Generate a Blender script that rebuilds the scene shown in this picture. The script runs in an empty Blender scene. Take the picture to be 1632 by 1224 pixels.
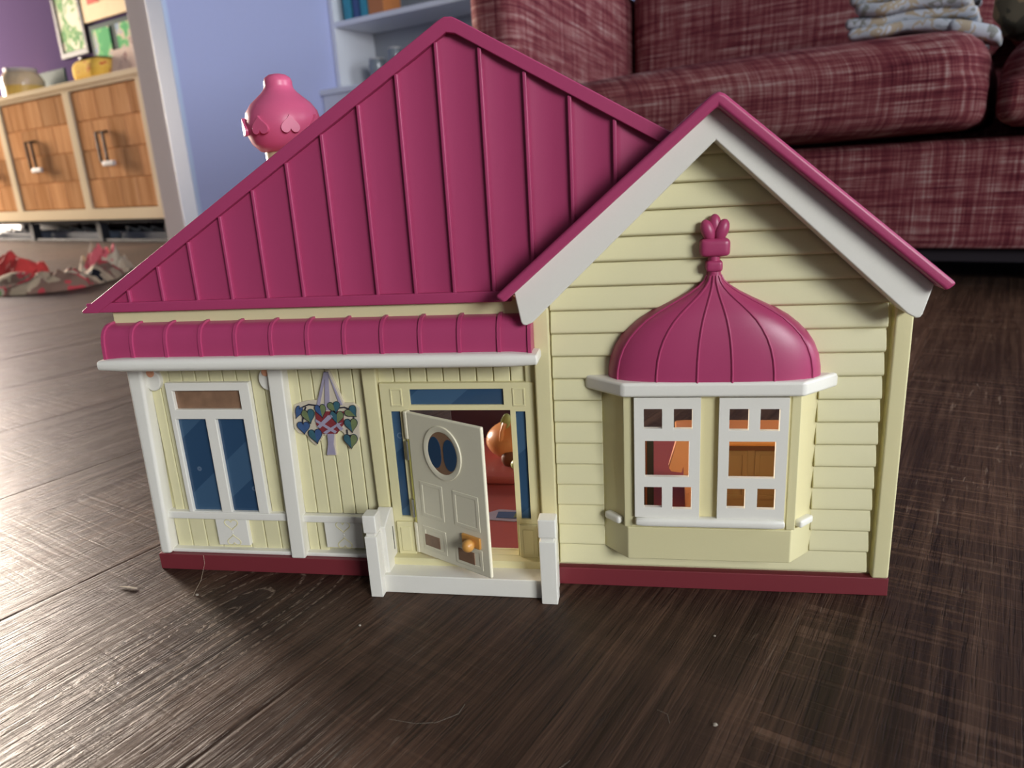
import bpy, bmesh, math, random
from mathutils import Matrix, Vector, noise
random.seed(7)
D = bpy.data
SC = bpy.context.scene
COL = SC.collection

# ------------------------------------------------------------------ camera
cam_d = D.cameras.new('camera'); cam = D.objects.new('camera', cam_d); COL.objects.link(cam)
cam_d.sensor_width = 36.0; cam_d.sensor_fit = 'HORIZONTAL'
cam_d.lens = 1170.0 / 1632.0 * 36.0
cam_d.clip_start = 0.01; cam_d.clip_end = 60
right = Vector((0.98550629, 0.16005418, -0.05621396))
up = Vector((0.00811388, 0.28652119, 0.95803955))
back = Vector((0.16944473, -0.94461011, 0.28106978))
m = Matrix((right, up, back)).transposed().to_4x4()
m.translation = Vector((0.38878584, -0.48259507, 0.3))
cam.matrix_world = m
cam_d.dof.use_dof = True; cam_d.dof.focus_distance = 0.53; cam_d.dof.aperture_fstop = 8.5
SC.camera = cam

# ------------------------------------------------------------------ world, lights, exposure
ROOM = -math.radians(24.0)           # the room's planks run 24 degrees off the toy's front
CS, SN = math.cos(math.radians(24)), math.sin(math.radians(24))
def R2W(q, p, z=0.0): return Vector((q * CS + p * SN, -q * SN + p * CS, z))
w = D.worlds.new('world'); SC.world = w; w.use_nodes = True
w.node_tree.nodes['Background'].inputs['Color'].default_value = (0.75, 0.82, 1.0, 1)
w.node_tree.nodes['Background'].inputs['Strength'].default_value = 0.10
def window_light(name, q, p, z, sx, sz, aim, power, color):
    l = D.lights.new(name, 'AREA'); l.shape = 'RECTANGLE'; l.size = sx; l.size_y = sz
    l.energy = power; l.color = color
    o = D.objects.new(name, l); COL.objects.link(o)
    o.location = R2W(q, p, z)
    dq, dp = aim; d = R2W(dq, dp, 0)
    o.rotation_euler = d.to_track_quat('-Z', 'Y').to_euler()
    return o
window_light('daylight_far_window', -9.42, 1.75, 1.45, 1.5, 1.8, (1, 0), 1700, (1.0, 0.85, 0.70))
window_light('daylight_near_window', 4.42, -1.8, 1.72, 1.9, 1.3, (-1, 0), 190, (0.96, 0.98, 1.0))
window_light('added_side_light', 4.42, 2.0, 1.60, 1.7, 1.4, (-1, 0), 120, (0.86, 0.93, 1.0))  # added light that brightens the blue wall but not the toy's front
SC.view_settings.view_transform = 'Standard'; SC.view_settings.look = 'None'
SC.view_settings.gamma = 1.0; SC.view_settings.use_curve_mapping = False
SC.view_settings.exposure = 0.0

# ------------------------------------------------------------------ materials
def mat(name, col, rough=0.45, bump=0.0, bscale=200.0, vary=0.0, spec=0.5, metal=0.0, trans=0.0):
    mt = D.materials.new(name); mt.use_nodes = True
    nt = mt.node_tree; b = nt.nodes['Principled BSDF']
    b.inputs['Base Color'].default_value = (*col, 1); b.inputs['Roughness'].default_value = rough
    b.inputs['Metallic'].default_value = metal; b.inputs['Specular IOR Level'].default_value = spec
    tc = nt.nodes.new('ShaderNodeTexCoord')
    n = nt.nodes.new('ShaderNodeTexNoise'); n.inputs['Scale'].default_value = bscale; n.inputs['Detail'].default_value = 3
    nt.links.new(tc.outputs['Object'], n.inputs['Vector'])
    if vary:
        mx = nt.nodes.new('ShaderNodeMix'); mx.data_type = 'RGBA'
        mx.inputs['A'].default_value = (*[c * (1 - vary) for c in col], 1)
        mx.inputs['B'].default_value = (*[min(1, c * (1 + vary)) for c in col], 1)
        nt.links.new(n.outputs['Fac'], mx.inputs['Factor']); nt.links.new(mx.outputs['Result'], b.inputs['Base Color'])
    if bump:
        bp = nt.nodes.new('ShaderNodeBump'); bp.inputs['Strength'].default_value = bump; bp.inputs['Distance'].default_value = 0.0005
        nt.links.new(n.outputs['Fac'], bp.inputs['Height']); nt.links.new(bp.outputs['Normal'], b.inputs['Normal'])
    if trans:
        tr = nt.nodes.new('ShaderNodeBsdfTranslucent'); tr.inputs['Color'].default_value = (*[c ** 1.6 for c in col], 1)
        ms = nt.nodes.new('ShaderNodeMixShader'); ms.inputs['Fac'].default_value = trans
        nt.links.new(b.outputs[0], ms.inputs[1]); nt.links.new(tr.outputs[0], ms.inputs[2])
        nt.links.new(ms.outputs[0], nt.nodes['Material Output'].inputs['Surface'])
    return mt
M = {}
M['cream'] = mat('cream_plastic', (0.82, 0.76, 0.44), 0.42, 0.05, 900, 0.02, trans=0.18)
M['cream_wall'] = mat('cream_wall_plastic', (0.82, 0.77, 0.47), 0.42, 0.05, 900, 0.02, trans=0.12)
M['ivory'] = mat('ivory_plastic', (0.80, 0.75, 0.56), 0.42, 0.04, 900, 0.02)
M['white'] = mat('offwhite_plastic', (0.80, 0.78, 0.69), 0.38, 0.04, 900, 0.02)
M['magenta'] = mat('magenta_plastic', (0.41, 0.050, 0.138), 0.38, 0.05, 900, 0.03)
M['pink'] = mat('pink_plastic', (0.62, 0.11, 0.22), 0.36, 0.05, 900, 0.03)
M['plinth'] = mat('dark_red_plastic', (0.19, 0.028, 0.036), 0.40, 0.05, 900, 0.03)
M['redfloor'] = mat('brick_red_plastic', (0.36, 0.07, 0.06), 0.5, 0.1, 300, 0.05)
M['brownprint'] = mat('brown_print', (0.24, 0.14, 0.085), 0.3, 0.0, 120, 0.35)
M['gold'] = mat('amber_plastic', (0.62, 0.30, 0.07), 0.35, 0.0, 200, 0.05)
M['yellow'] = mat('pale_yellow_plastic', (0.72, 0.66, 0.18), 0.4)
M['steel'] = mat('hinge_steel', (0.35, 0.35, 0.33), 0.3, metal=0.9)
M['orange'] = mat('orange_plastic', (0.70, 0.29, 0.10), 0.3, 0.0, 60, 0.08)
M['peach'] = mat('peach_plastic', (0.80, 0.38, 0.22), 0.35, 0.0, 60, 0.05)
M['tan'] = mat('tan_plastic', (0.36, 0.22, 0.11), 0.45, 0.0, 60, 0.05)
M['browndark'] = mat('dark_brown_plastic', (0.16, 0.05, 0.02), 0.5)
M['leafgreen'] = mat('leaf_green_plastic', (0.33, 0.40, 0.14), 0.4, 0, 80, 0.1)
M['plum'] = mat('plum_shade', (0.07, 0.035, 0.055), 0.5)  # dark colour stands for the shade behind the toy bench
M['black'] = mat('black_plastic', (0.015, 0.014, 0.014), 0.5)
# printed stickers
M['leaf_blue'] = mat('leaf_print_blue', (0.05, 0.10, 0.22), 0.35, 0, 300, 0.25)
M['leaf_teal'] = mat('leaf_print_teal', (0.045, 0.12, 0.15), 0.35, 0, 300, 0.25)
M['leaf_olive'] = mat('leaf_print_olive', (0.16, 0.20, 0.09), 0.35, 0, 300, 0.25)
M['vine'] = mat('vine_print', (0.02, 0.018, 0.03), 0.4)
M['basketred'] = mat('basket_print_red', (0.22, 0.035, 0.04), 0.4, 0, 200, 0.2)
M['lilac'] = mat('lilac_print', (0.34, 0.31, 0.40), 0.4, 0, 200, 0.1)
M['clearfilm'] = mat('sticker_film', (0.60, 0.53, 0.40), 0.3, 0, 200, 0.03)
# room
M['bluewall'] = mat('blue_lavender_paint', (0.50, 0.54, 0.82), 0.7, 0.1, 60, 0.02, spec=0.0)
M['purplewall'] = mat('purple_paint', (0.085, 0.060, 0.125), 0.9, 0.1, 60, 0.03, spec=0.0)
M['greywall'] = mat('warm_grey_paint', (0.62, 0.56, 0.56), 0.7, 0.1, 60, 0.02, spec=0.0)
M['whitepaint'] = mat('white_paint', (0.80, 0.82, 0.86), 0.5, 0.05, 80, 0.01)
M['bluelit'] = mat('blue_lit_white_paint', (0.60, 0.72, 0.95), 0.5, 0.05, 80, 0.01)  # bluish window light put into the colour of the white casing
M['cabwhite'] = mat('cabinet_white', (0.82, 0.68, 0.47), 0.8, 0.05, 80, 0.02, spec=0.0)
M['handle'] = mat('black_metal', (0.02, 0.016, 0.014), 0.6, spec=0.2)
M['latch'] = mat('child_latch_white', (0.55, 0.52, 0.50), 0.6, spec=0.1)
M['darkgrey'] = mat('dark_grey_metal', (0.02, 0.022, 0.028), 0.6, spec=0.2)
M['bluegrey'] = mat('blue_grey_box', (0.10, 0.12, 0.17), 0.5, 0.0, 10, 0.15)

def nodes_of(name):
    mt = D.materials.new(name); mt.use_nodes = True
    nt = mt.node_tree
    return mt, nt, nt.nodes['Principled BSDF'], (lambda a, b: nt.links.new(a, b))
def ramp(nt, stops, interp='LINEAR'):
    r = nt.nodes.new('ShaderNodeValToRGB'); cr = r.color_ramp; cr.interpolation = interp
    while len(cr.elements) < len(stops): cr.elements.new(0.5)
    for e, (p, c) in zip(cr.elements, stops): e.position = p; e.color = (*c, 1)
    return r
def math_node(nt, op, a=None, b=None):
    n = nt.nodes.new('ShaderNodeMath'); n.operation = op
    for i, v in enumerate((a, b)):
        if v is None: continue
        if isinstance(v, (int, float)): n.inputs[i].default_value = v
        else: nt.links.new(v, n.inputs[i])
    return n
def mapping(nt, src, scale, loc=(0, 0, 0), rot=(0, 0, 0)):
    mp = nt.nodes.new('ShaderNodeMapping'); mp.inputs['Scale'].default_value = scale
    mp.inputs['Location'].default_value = loc; mp.inputs['Rotation'].default_value = rot
    nt.links.new(src, mp.inputs['Vector']); return mp
def tex_noise(nt, vec, scale=1.0, detail=4, rough=0.6, dist=0.0):
    n = nt.nodes.new('ShaderNodeTexNoise'); n.inputs['Scale'].default_value = scale
    n.inputs['Detail'].default_value = detail; n.inputs['Roughness'].default_value = rough
    n.inputs['Distortion'].default_value = dist
    nt.links.new(vec, n.inputs['Vector']); return n

# dark hand-scraped wood: grain runs along each plank's own length (local Y)
def wood_floor(name='dark_wood_plank', saw=0.25, knot=None):
    mt, nt, b, L = nodes_of(name)
    tc = nt.nodes.new('ShaderNodeTexCoord'); oi = nt.nodes.new('ShaderNodeObjectInfo')
    off = nt.nodes.new('ShaderNodeVectorMath'); off.operation = 'MULTIPLY_ADD'
    off.inputs[1].default_value = (3.7, 3.7, 3.7); L(oi.outputs['Location'], off.inputs[0]); L(tc.outputs['Object'], off.inputs[2])
    v = off.outputs[0]
    mul = lambda a, c: math_node(nt, 'MULTIPLY', a, c).outputs[0]
    add = lambda a, c: math_node(nt, 'ADD', a, c).outputs[0]
    def mask(n, lo, hi):
        mr = nt.nodes.new('ShaderNodeMapRange'); mr.inputs['From Min'].default_value = lo; mr.inputs['From Max'].default_value = hi
        L(n, mr.inputs['Value']); return mr.outputs[0]
    slow = tex_noise(nt, mapping(nt, v, (14, 1.5, 1)).outputs[0], 1.0, 3, 0.5).outputs['Fac']
    g1 = tex_noise(nt, mapping(nt, v, (110, 2.4, 1)).outputs[0], 1.0, 5, 0.65, 0.5).outputs['Fac']
    g2 = tex_noise(nt, mapping(nt, v, (480, 10.0, 1)).outputs[0], 1.0, 3, 0.7, 0.2).outputs['Fac']
    pore = mask(tex_noise(nt, mapping(nt, v, (700, 22.0, 1)).outputs[0], 1.0, 2, 0.6, 0.4).outputs['Fac'], 0.56, 0.66)
    patch = tex_noise(nt, mapping(nt, v, (7, 4, 1)).outputs[0], 1.0, 2, 0.5).outputs['Fac']
    tone = add(add(mul(slow, 0.30), mul(g1, 0.40)), mul(g2, 0.30))
    sawn = tex_noise(nt, mapping(nt, v, (5, 150, 1)).outputs[0], 1.0, 2, 0.6, 0.3).outputs['Fac']
    sawl = mul(mask(sawn, 0.50, 0.62), mul(mask(patch, 0.36, 0.56), saw))
    tone = add(tone, mul(sawl, 0.16))
    cr = ramp(nt, [(0.36, (0.014, 0.008, 0.0055)), (0.47, (0.040, 0.022, 0.0145)), (0.56, (0.076, 0.042, 0.027)), (0.68, (0.13, 0.075, 0.050))])
    L(tone, cr.inputs[0])
    hsv = nt.nodes.new('ShaderNodeHueSaturation')
    L(add(mul(oi.outputs['Random'], 0.4), 0.80), hsv.inputs['Value']); L(cr.outputs[0], hsv.inputs['Color'])
    m1 = nt.nodes.new('ShaderNodeMix'); m1.data_type = 'RGBA'; m1.inputs['B'].default_value = (0.010, 0.006, 0.004, 1)
    L(mul(pore, 0.55), m1.inputs['Factor']); L(hsv.outputs[0], m1.inputs['A'])
    # pale worn dashes lying in the grain
    dash = mul(mask(tex_noise(nt, mapping(nt, v, (260, 26, 1)).outputs[0], 1.0, 2, 0.5, 0.8).outputs['Fac'], 0.64, 0.70), mask(patch, 0.46, 0.62))
    if knot:
        sx = nt.nodes.new('ShaderNodeSeparateXYZ'); L(tc.outputs['Object'], sx.inputs[0])
        wob = mul(add(tex_noise(nt, mapping(nt, v, (30, 12, 1)).outputs[0], 1.0, 2, 0.5).outputs['Fac'], -0.5), 0.9)
        dx = mul(add(sx.outputs['X'], -knot[0]), 1 / 0.0115); dy = add(sx.outputs['Y'], -knot[1])
        # rings close round the knot and open out into long loops along the board
        up_ = mul(math_node(nt, 'MAXIMUM', dy, 0.0).outputs[0], 1 / 0.030); dn = mul(math_node(nt, 'MINIMUM', dy, 0.0).outputs[0], 1 / 0.075)
        r2 = add(mul(dx, dx), add(mul(up_, up_), mul(dn, dn)))
        rr_ = add(math_node(nt, 'SQRT', r2).outputs[0], wob)
        line = mul(mask(math_node(nt, 'SINE', mul(rr_, 6.283)).outputs[0], 0.80, 0.97), mask(tex_noise(nt, mapping(nt, v, (330, 200, 1)).outputs[0], 1.0, 2, 0.6).outputs['Fac'], 0.45, 0.55))
        line = mul(line, mask(rr_, 7.0, 4.0))
        dash = math_node(nt, 'MAXIMUM', dash, line).outputs[0]
    m2 = nt.nodes.new('ShaderNodeMix'); m2.data_type = 'RGBA'; m2.inputs['B'].default_value = (0.26, 0.19, 0.14, 1)
    L(mul(dash, 0.55), m2.inputs['Factor']); L(m1.outputs['Result'], m2.inputs['A']); L(m2.outputs['Result'], b.inputs['Base Color'])
    h = add(add(mul(g2, 0.8), mul(g1, 0.4)), add(mul(sawl, -0.9), add(mul(pore, -0.5), mul(dash, 0.25))))
    bp = nt.nodes.new('ShaderNodeBump'); bp.inputs['Strength'].default_value = 0.45; bp.inputs['Distance'].default_value = 0.0012
    L(h, bp.inputs['Height']); L(bp.outputs['Normal'], b.inputs['Normal'])
    rr = ramp(nt, [(0.3, (0.36, 0.36, 0.36)), (0.75, (0.54, 0.54, 0.54))]); L(g1, rr.inputs[0]); L(rr.outputs[0], b.inputs['Roughness'])
    b.inputs['Specular IOR Level'].default_value = 0.16
    return mt
M['floor'] = wood_floor()

def fabric():
    mt, nt, b, L = nodes_of('woven_red_tweed')
    tc = nt.nodes.new('ShaderNodeTexCoord')
    sp_ = nt.nodes.new('ShaderNodeSeparateXYZ'); L(tc.outputs['Object'], sp_.inputs[0])
    cb_ = nt.nodes.new('ShaderNodeCombineXYZ'); L(math_node(nt, 'ADD', sp_.outputs['X'], sp_.outputs['Y']).outputs[0], cb_.inputs['X'])
    L(math_node(nt, 'ADD', sp_.outputs['Z'], math_node(nt, 'MULTIPLY', sp_.outputs['Y'], 0.15).outputs[0]).outputs[0], cb_.inputs['Z'])
    v = cb_.outputs[0]
    # slubby yarns lying crosswise (along X) and upright (along Z, carried over the top along Y)
    h1 = tex_noise(nt, mapping(nt, v, (7, 60, 300)).outputs[0], 1.0, 3, 0.6)
    h2 = tex_noise(nt, mapping(nt, v, (300, 7, 7)).outputs[0], 1.0, 3, 0.6)
    b1 = tex_noise(nt, mapping(nt, v, (3.0, 25, 70)).outputs[0], 1.0, 3, 0.6)
    b2 = tex_noise(nt, mapping(nt, v, (70, 3.0, 3.0)).outputs[0], 1.0, 3, 0.6)
    def stretch(n, lo, hi):
        mr = nt.nodes.new('ShaderNodeMapRange'); mr.inputs['From Min'].default_value = lo; mr.inputs['From Max'].default_value = hi
        L(n.outputs['Fac'], mr.inputs['Value']); return mr.outputs[0]
    s = math_node(nt, 'ADD', math_node(nt, 'ADD', math_node(nt, 'MULTIPLY', stretch(h1, .3, .7), 0.33).outputs[0], math_node(nt, 'MULTIPLY', stretch(h2, .3, .7), 0.23).outputs[0]).outputs[0],
                  math_node(nt, 'ADD', math_node(nt, 'MULTIPLY', stretch(b1, .3, .7), 0.25).outputs[0], math_node(nt, 'MULTIPLY', stretch(b2, .3, .7), 0.19).outputs[0]).outputs[0])
    cr = ramp(nt, [(0.28, (0.07, 0.010, 0.018)), (0.46, (0.17, 0.035, 0.045)), (0.58, (0.27, 0.10, 0.10)), (0.76, (0.48, 0.34, 0.32))])
    L(s.outputs[0], cr.inputs[0]); L(cr.outputs[0], b.inputs['Base Color'])
    b.inputs['Roughness'].default_value = 0.9; b.inputs['Specular IOR Level'].default_value = 0.15
    b.inputs['Sheen Weight'].default_value = 0.0
    bp = nt.nodes.new('ShaderNodeBump'); bp.inputs['Strength'].default_value = 0.4; bp.inputs['Distance'].default_value = 0.002
    L(s.outputs[0], bp.inputs['Height']); L(bp.outputs['Normal'], b.inputs['Normal'])
    return mt
M['fabric'] = fabric()

def oak():
    mt, nt, b, L = nodes_of('oak_tile_wood')
    tc = nt.nodes.new('ShaderNodeTexCoord'); oi = nt.nodes.new('ShaderNodeObjectInfo')
    off = nt.nodes.new('ShaderNodeVectorMath'); off.operation = 'MULTIPLY_ADD'; off.inputs[1].default_value = (5, 5, 5)
    L(oi.outputs['Location'], off.inputs[0]); L(tc.outputs['Object'], off.inputs[2])
    g = tex_noise(nt, mapping(nt, off.outputs[0], (14, 14, 1.2)).outputs[0], 1.5, 4, 0.6, 0.5)
    cr = ramp(nt, [(0.3, (0.48, 0.23, 0.10)), (0.55, (0.64, 0.34, 0.165)), (0.8, (0.74, 0.43, 0.23))]); L(g.outputs['Fac'], cr.inputs[0])
    hsv = nt.nodes.new('ShaderNodeHueSaturation'); val = math_node(nt, 'ADD', math_node(nt, 'MULTIPLY', oi.outputs['Random'], 0.35).outputs[0], 0.82)
    L(val.outputs[0], hsv.inputs['Value']); L(cr.outputs[0], hsv.inputs['Color']); L(hsv.outputs[0], b.inputs['Base Color'])
    b.inputs['Roughness'].default_value = 0.7; b.inputs['Specular IOR Level'].default_value = 0.0
    return mt
M['oak'] = oak()

def blue_pane():
    mt, nt, b, L = nodes_of('blue_window_print')
    tc = nt.nodes.new('ShaderNodeTexCoord')
    # broad slanting printed gleams
    mp = mapping(nt, tc.outputs['Object'], (1, 1, 1), rot=(0, math.radians(40), 0))
    sx = nt.nodes.new('ShaderNodeSeparateXYZ'); L(mp.outputs[0], sx.inputs[0])
    wv = math_node(nt, 'SINE', math_node(nt, 'MULTIPLY', sx.outputs['Z'], 105.0).outputs[0])
    cr = ramp(nt, [(0.30, (0, 0, 0)), (0.33, (1, 1, 1))]); L(wv.outputs[0], cr.inputs[0])
    mx = nt.nodes.new('ShaderNodeMix'); mx.data_type = 'RGBA'
    mx.inputs['A'].default_value = (0.026, 0.066, 0.130, 1); mx.inputs['B'].default_value = (0.046, 0.100, 0.175, 1)
    L(cr.outputs[0], mx.inputs['Factor'])
    vo = nt.nodes.new('ShaderNodeTexVoronoi'); vo.inputs['Scale'].default_value = 48; L(tc.outputs['Object'], vo.inputs['Vector'])
    ringr = ramp(nt, [(0.115, (0, 0, 0)), (0.125, (1, 1, 1)), (0.145, (1, 1, 1)), (0.155, (0, 0, 0))]); L(vo.outputs['Distance'], ringr.inputs[0])
    k = math_node(nt, 'MULTIPLY', ringr.outputs[0], 0.35)
    m2 = nt.nodes.new('ShaderNodeMix'); m2.data_type = 'RGBA'; m2.inputs['B'].default_value = (0.25, 0.33, 0.42, 1)
    L(k.outputs[0], m2.inputs['Factor']); L(mx.outputs['Result'], m2.inputs['A']); L(m2.outputs['Result'], b.inputs['Base Color'])
    b.inputs['Roughness'].default_value = 0.22
    return mt
M['bluepane'] = blue_pane()

def patches(name, stops, scale, seed, rough=0.85, detail=3):
    mt, nt, b, L = nodes_of(name)
    tc = nt.nodes.new('ShaderNodeTexCoord')
    mp = mapping(nt, tc.outputs['Object'], (1, 1, 1), loc=(seed, seed * 1.7, seed * .3))
    n = tex_noise(nt, mp.outputs[0], scale, detail, 0.55, 0.4)
    cr = ramp(nt, stops, 'CONSTANT' if len(stops) > 3 else 'LINEAR'); L(n.outputs['Fac'], cr.inputs[0]); L(cr.outputs[0], b.inputs['Base Color'])
    b.inputs['Roughness'].default_value = rough; b.inputs['Specular IOR Level'].default_value = 0.05
    return mt
M['quilt'] = patches('printed_throw', [(0.0, (0.34, 0.37, 0.40)), (0.38, (0.50, 0.53, 0.58)), (0.46, (0.46, 0.38, 0.28)), (0.51, (0.55, 0.58, 0.64)), (0.59, (0.30, 0.31, 0.29)), (0.63, (0.60, 0.62, 0.68))], 16, 3.1)
M['plush'] = patches('brown_plush', [(0.0, (0.05, 0.045, 0.035)), (0.45, (0.10, 0.085, 0.06)), (0.55, (0.22, 0.16, 0.10)), (0.65, (0.05, 0.04, 0.03))], 12, 5.2)
M['ragpat'] = patches('floral_cloth', [(0.0, (0.015, 0.015, 0.02)), (0.38, (0.42, 0.32, 0.22)), (0.48, (0.20, 0.12, 0.09)), (0.53, (0.45, 0.06, 0.07)), (0.57, (0.50, 0.42, 0.30)), (0.63, (0.22, 0.36, 0.12))], 5.5, 9.4)
M['ragbeige'] = patches('beige_pink_cloth', [(0.0, (0.42, 0.33, 0.24)), (0.5, (0.48, 0.40, 0.30)), (0.56, (0.55, 0.12, 0.14)), (0.66, (0.40, 0.32, 0.22))], 6, 2.4)
M['ragred'] = mat('red_cloth', (0.55, 0.045, 0.04), 0.9, 0.3, 40, 0.15)
M['art1'] = patches('botanical_print', [(0.0, (0.72, 0.70, 0.55)), (0.5, (0.30, 0.45, 0.22)), (0.56, (0.12, 0.30, 0.12)), (0.62, (0.70, 0.68, 0.52)), (0.7, (0.65, 0.25, 0.1))], 9, 1.4)
M['art2'] = patches('photo_print', [(0.0, (0.10, 0.40, 0.16)), (0.48, (0.20, 0.55, 0.22)), (0.52, (0.65, 0.55, 0.42)), (0.58, (0.30, 0.40, 0.50)), (0.66, (0.7, 0.62, 0.5))], 9, 6.6)
M['artcream'] = mat('cream_poster', (0.80, 0.62, 0.38), 0.7, 0, 20, 0.08, spec=0.05)
M['redmark'] = mat('red_print', (0.62, 0.10, 0.07), 0.7, spec=0.05)
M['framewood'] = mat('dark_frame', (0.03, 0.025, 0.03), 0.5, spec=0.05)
M['framegreen'] = mat('dark_green_frame', (0.03, 0.06, 0.055), 0.7, spec=0.05)
M['jar'] = mat('amber_jar_filling', (0.72, 0.50, 0.12), 0.4, 0, 15, 0.2)
M['jarglass'] = mat('jar_glass_top', (0.66, 0.54, 0.36), 0.15, 0, 15, 0.3)
M['yellowcloth'] = patches('yellow_print', [(0.0, (0.75, 0.48, 0.08)), (0.55, (0.80, 0.55, 0.12)), (0.62, (0.55, 0.12, 0.04)), (0.68, (0.78, 0.55, 0.15))], 14, 2.2)
M['card'] = patches('pale_card', [(0.0, (0.78, 0.62, 0.52)), (0.56, (0.80, 0.66, 0.56)), (0.62, (0.40, 0.22, 0.20)), (0.67, (0.8, 0.68, 0.58))], 12, 4.2)
M['teal'] = mat('teal_cover', (0.04, 0.30, 0.40), 0.5, 0, 20, 0.2)
M['navy'] = mat('navy_cover', (0.05, 0.10, 0.25), 0.5)
M['orangebook'] = mat('orange_cover', (0.55, 0.20, 0.06), 0.5)
M['shelfglass'] = mat('smoky_glassware', (0.22, 0.25, 0.27), 0.15, 0, 30, 0.3)
M['splinter'] = mat('pale_wood_splinter', (0.62, 0.50, 0.36), 0.7)
M['crumb'] = mat('pale_crumb', (0.32, 0.28, 0.22), 0.8)
M['ovalbrown'] = mat('oval_brown_print', (0.26, 0.15, 0.085), 0.3, 0, 90, 0.3)

# ------------------------------------------------------------------ object helpers
ORIG = {}
def link(name, me, parent, loc):
    o = D.objects.new(name, me); COL.objects.link(o)
    if parent is not None: o.parent = parent
    o.location = loc
    return o
def tag(o, label=None, cat=None, group=None, kind=None):
    for k, v in (('label', label), ('category', cat), ('group', group), ('kind', kind)):
        if v: o[k] = v
    return o
def thing(name, base, label, cat, room=False, group=None, kind=None):
    """Empty at the thing's base; parts are given in the same frame (toy frame or room frame)."""
    o = D.objects.new(name, None); COL.objects.link(o); o.empty_display_size = 0.02
    b = Vector(base)
    if room: o.location = R2W(*b); o.rotation_euler.z = ROOM
    else: o.location = b
    ORIG[o.name] = b
    return tag(o, label, cat, group, kind)
def root_of(o):
    while o.parent is not None: o = o.parent
    return o
def ob(name, bm, material, parent=None, bevel=0.0, seg=2, smooth=True, room=False, label=None, base=None):
    """Finish a bmesh as one object. With a parent, coordinates are taken relative to the root's base."""
    bmesh.ops.recalc_face_normals(bm, faces=bm.faces[:])
    if parent is not None: b = ORIG[root_of(parent).name]
    else: b = Vector(base) if base is not None else Vector((0, 0, 0))
    for v in bm.verts: v.co -= b
    me = D.meshes.new(name); bm.to_mesh(me); bm.free()
    me.materials.append(M[material] if isinstance(material, str) else material)
    o = link(name, me, parent, (0, 0, 0))
    if parent is None:
        if room: o.location = R2W(*b); o.rotation_euler.z = ROOM
        else: o.location = b
        ORIG[o.name] = b
    if bevel:
        md = o.modifiers.new('bevel', 'BEVEL'); md.width = bevel; md.segments = seg; md.limit_method = 'ANGLE'; md.angle_limit = math.radians(35)
        md.harden_normals = False
    if smooth:
        for p in me.polygons: p.use_smooth = True
        bm2 = bmesh.new(); bm2.from_mesh(me)
        for e in bm2.edges:
            if len(e.link_faces) == 2 and e.calc_face_angle(0) > math.radians(35): e.smooth = False
        bm2.to_mesh(me); bm2.free()
        if bevel:
            o.modifiers.new('wn', 'WEIGHTED_NORMAL').keep_sharp = False
    if label: o['label'] = label
    return o
def bx(bm, x0, x1, y0, y1, z0, z1):
    vs = [bm.verts.new((x, y, z)) for x in (x0, x1) for y in (y0, y1) for z in (z0, z1)]
    for f in ((0, 1, 3, 2), (4, 6, 7, 5), (0, 4, 5, 1), (2, 3, 7, 6), (0, 2, 6, 4), (1, 5, 7, 3)): bm.faces.new([vs[i] for i in f])
    return bm
def box(*a): return bx(bmesh.new(), *a)
def prism(poly, y0, y1, bm=None):
    """extrude an outline in X-Z along Y"""
    bm = bm or bmesh.new()
    a = [bm.verts.new((x, y0, z)) for x, z in poly]; c = [bm.verts.new((x, y1, z)) for x, z in poly]
    bm.faces.new(a); bm.faces.new(c[::-1]); n = len(poly)
    for i in range(n): bm.faces.new((a[i], c[i], c[(i + 1) % n], a[(i + 1) % n]))
    return bm
def zprism(poly, z0, z1, bm=None):
    """extrude an outline in X-Y along Z"""
    bm = bm or bmesh.new()
    a = [bm.verts.new((x, y, z0)) for x, y in poly]; c = [bm.verts.new((x, y, z1)) for x, y in poly]
    bm.faces.new(a[::-1]); bm.faces.new(c); n = len(poly)
    for i in range(n): bm.faces.new((a[i], a[(i + 1) % n], c[(i + 1) % n], c[i]))
    return bm
def panel(x0, x1, z0, z1, holes, y0, y1, bm=None):
    """a board with rectangular openings"""
    bm = bm or bmesh.new()
    xs = sorted({x0, x1, *[h[0] for h in holes], *[h[1] for h in holes]}); zs = sorted({z0, z1, *[h[2] for h in holes], *[h[3] for h in holes]})
    def solid(i, j):
        if i < 0 or j < 0 or i >= len(xs) - 1 or j >= len(zs) - 1: return False
        cx, cz = (xs[i] + xs[i + 1]) / 2, (zs[j] + zs[j + 1]) / 2
        return not any(h[0] < cx < h[1] and h[2] < cz < h[3] for h in holes)
    V = {}
    def v(i, j, y):
        if (i, j, y) not in V: V[(i, j, y)] = bm.verts.new((xs[i], y, zs[j]))
        return V[(i, j, y)]
    for i in range(len(xs) - 1):
        for j in range(len(zs) - 1):
            if not solid(i, j): continue
            for y in (y0, y1): bm.faces.new([v(i, j, y), v(i + 1, j, y), v(i + 1, j + 1, y), v(i, j + 1, y)])
            for (di, dj, a, c) in ((-1, 0, (i, j), (i, j + 1)), (1, 0, (i + 1, j), (i + 1, j + 1)), (0, -1, (i, j), (i + 1, j)), (0, 1, (i, j + 1), (i + 1, j + 1))):
                if not solid(i + di, j + dj): bm.faces.new([v(*a, y0), v(*c, y0), v(*c, y1), v(*a, y1)])
    return bm
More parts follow.
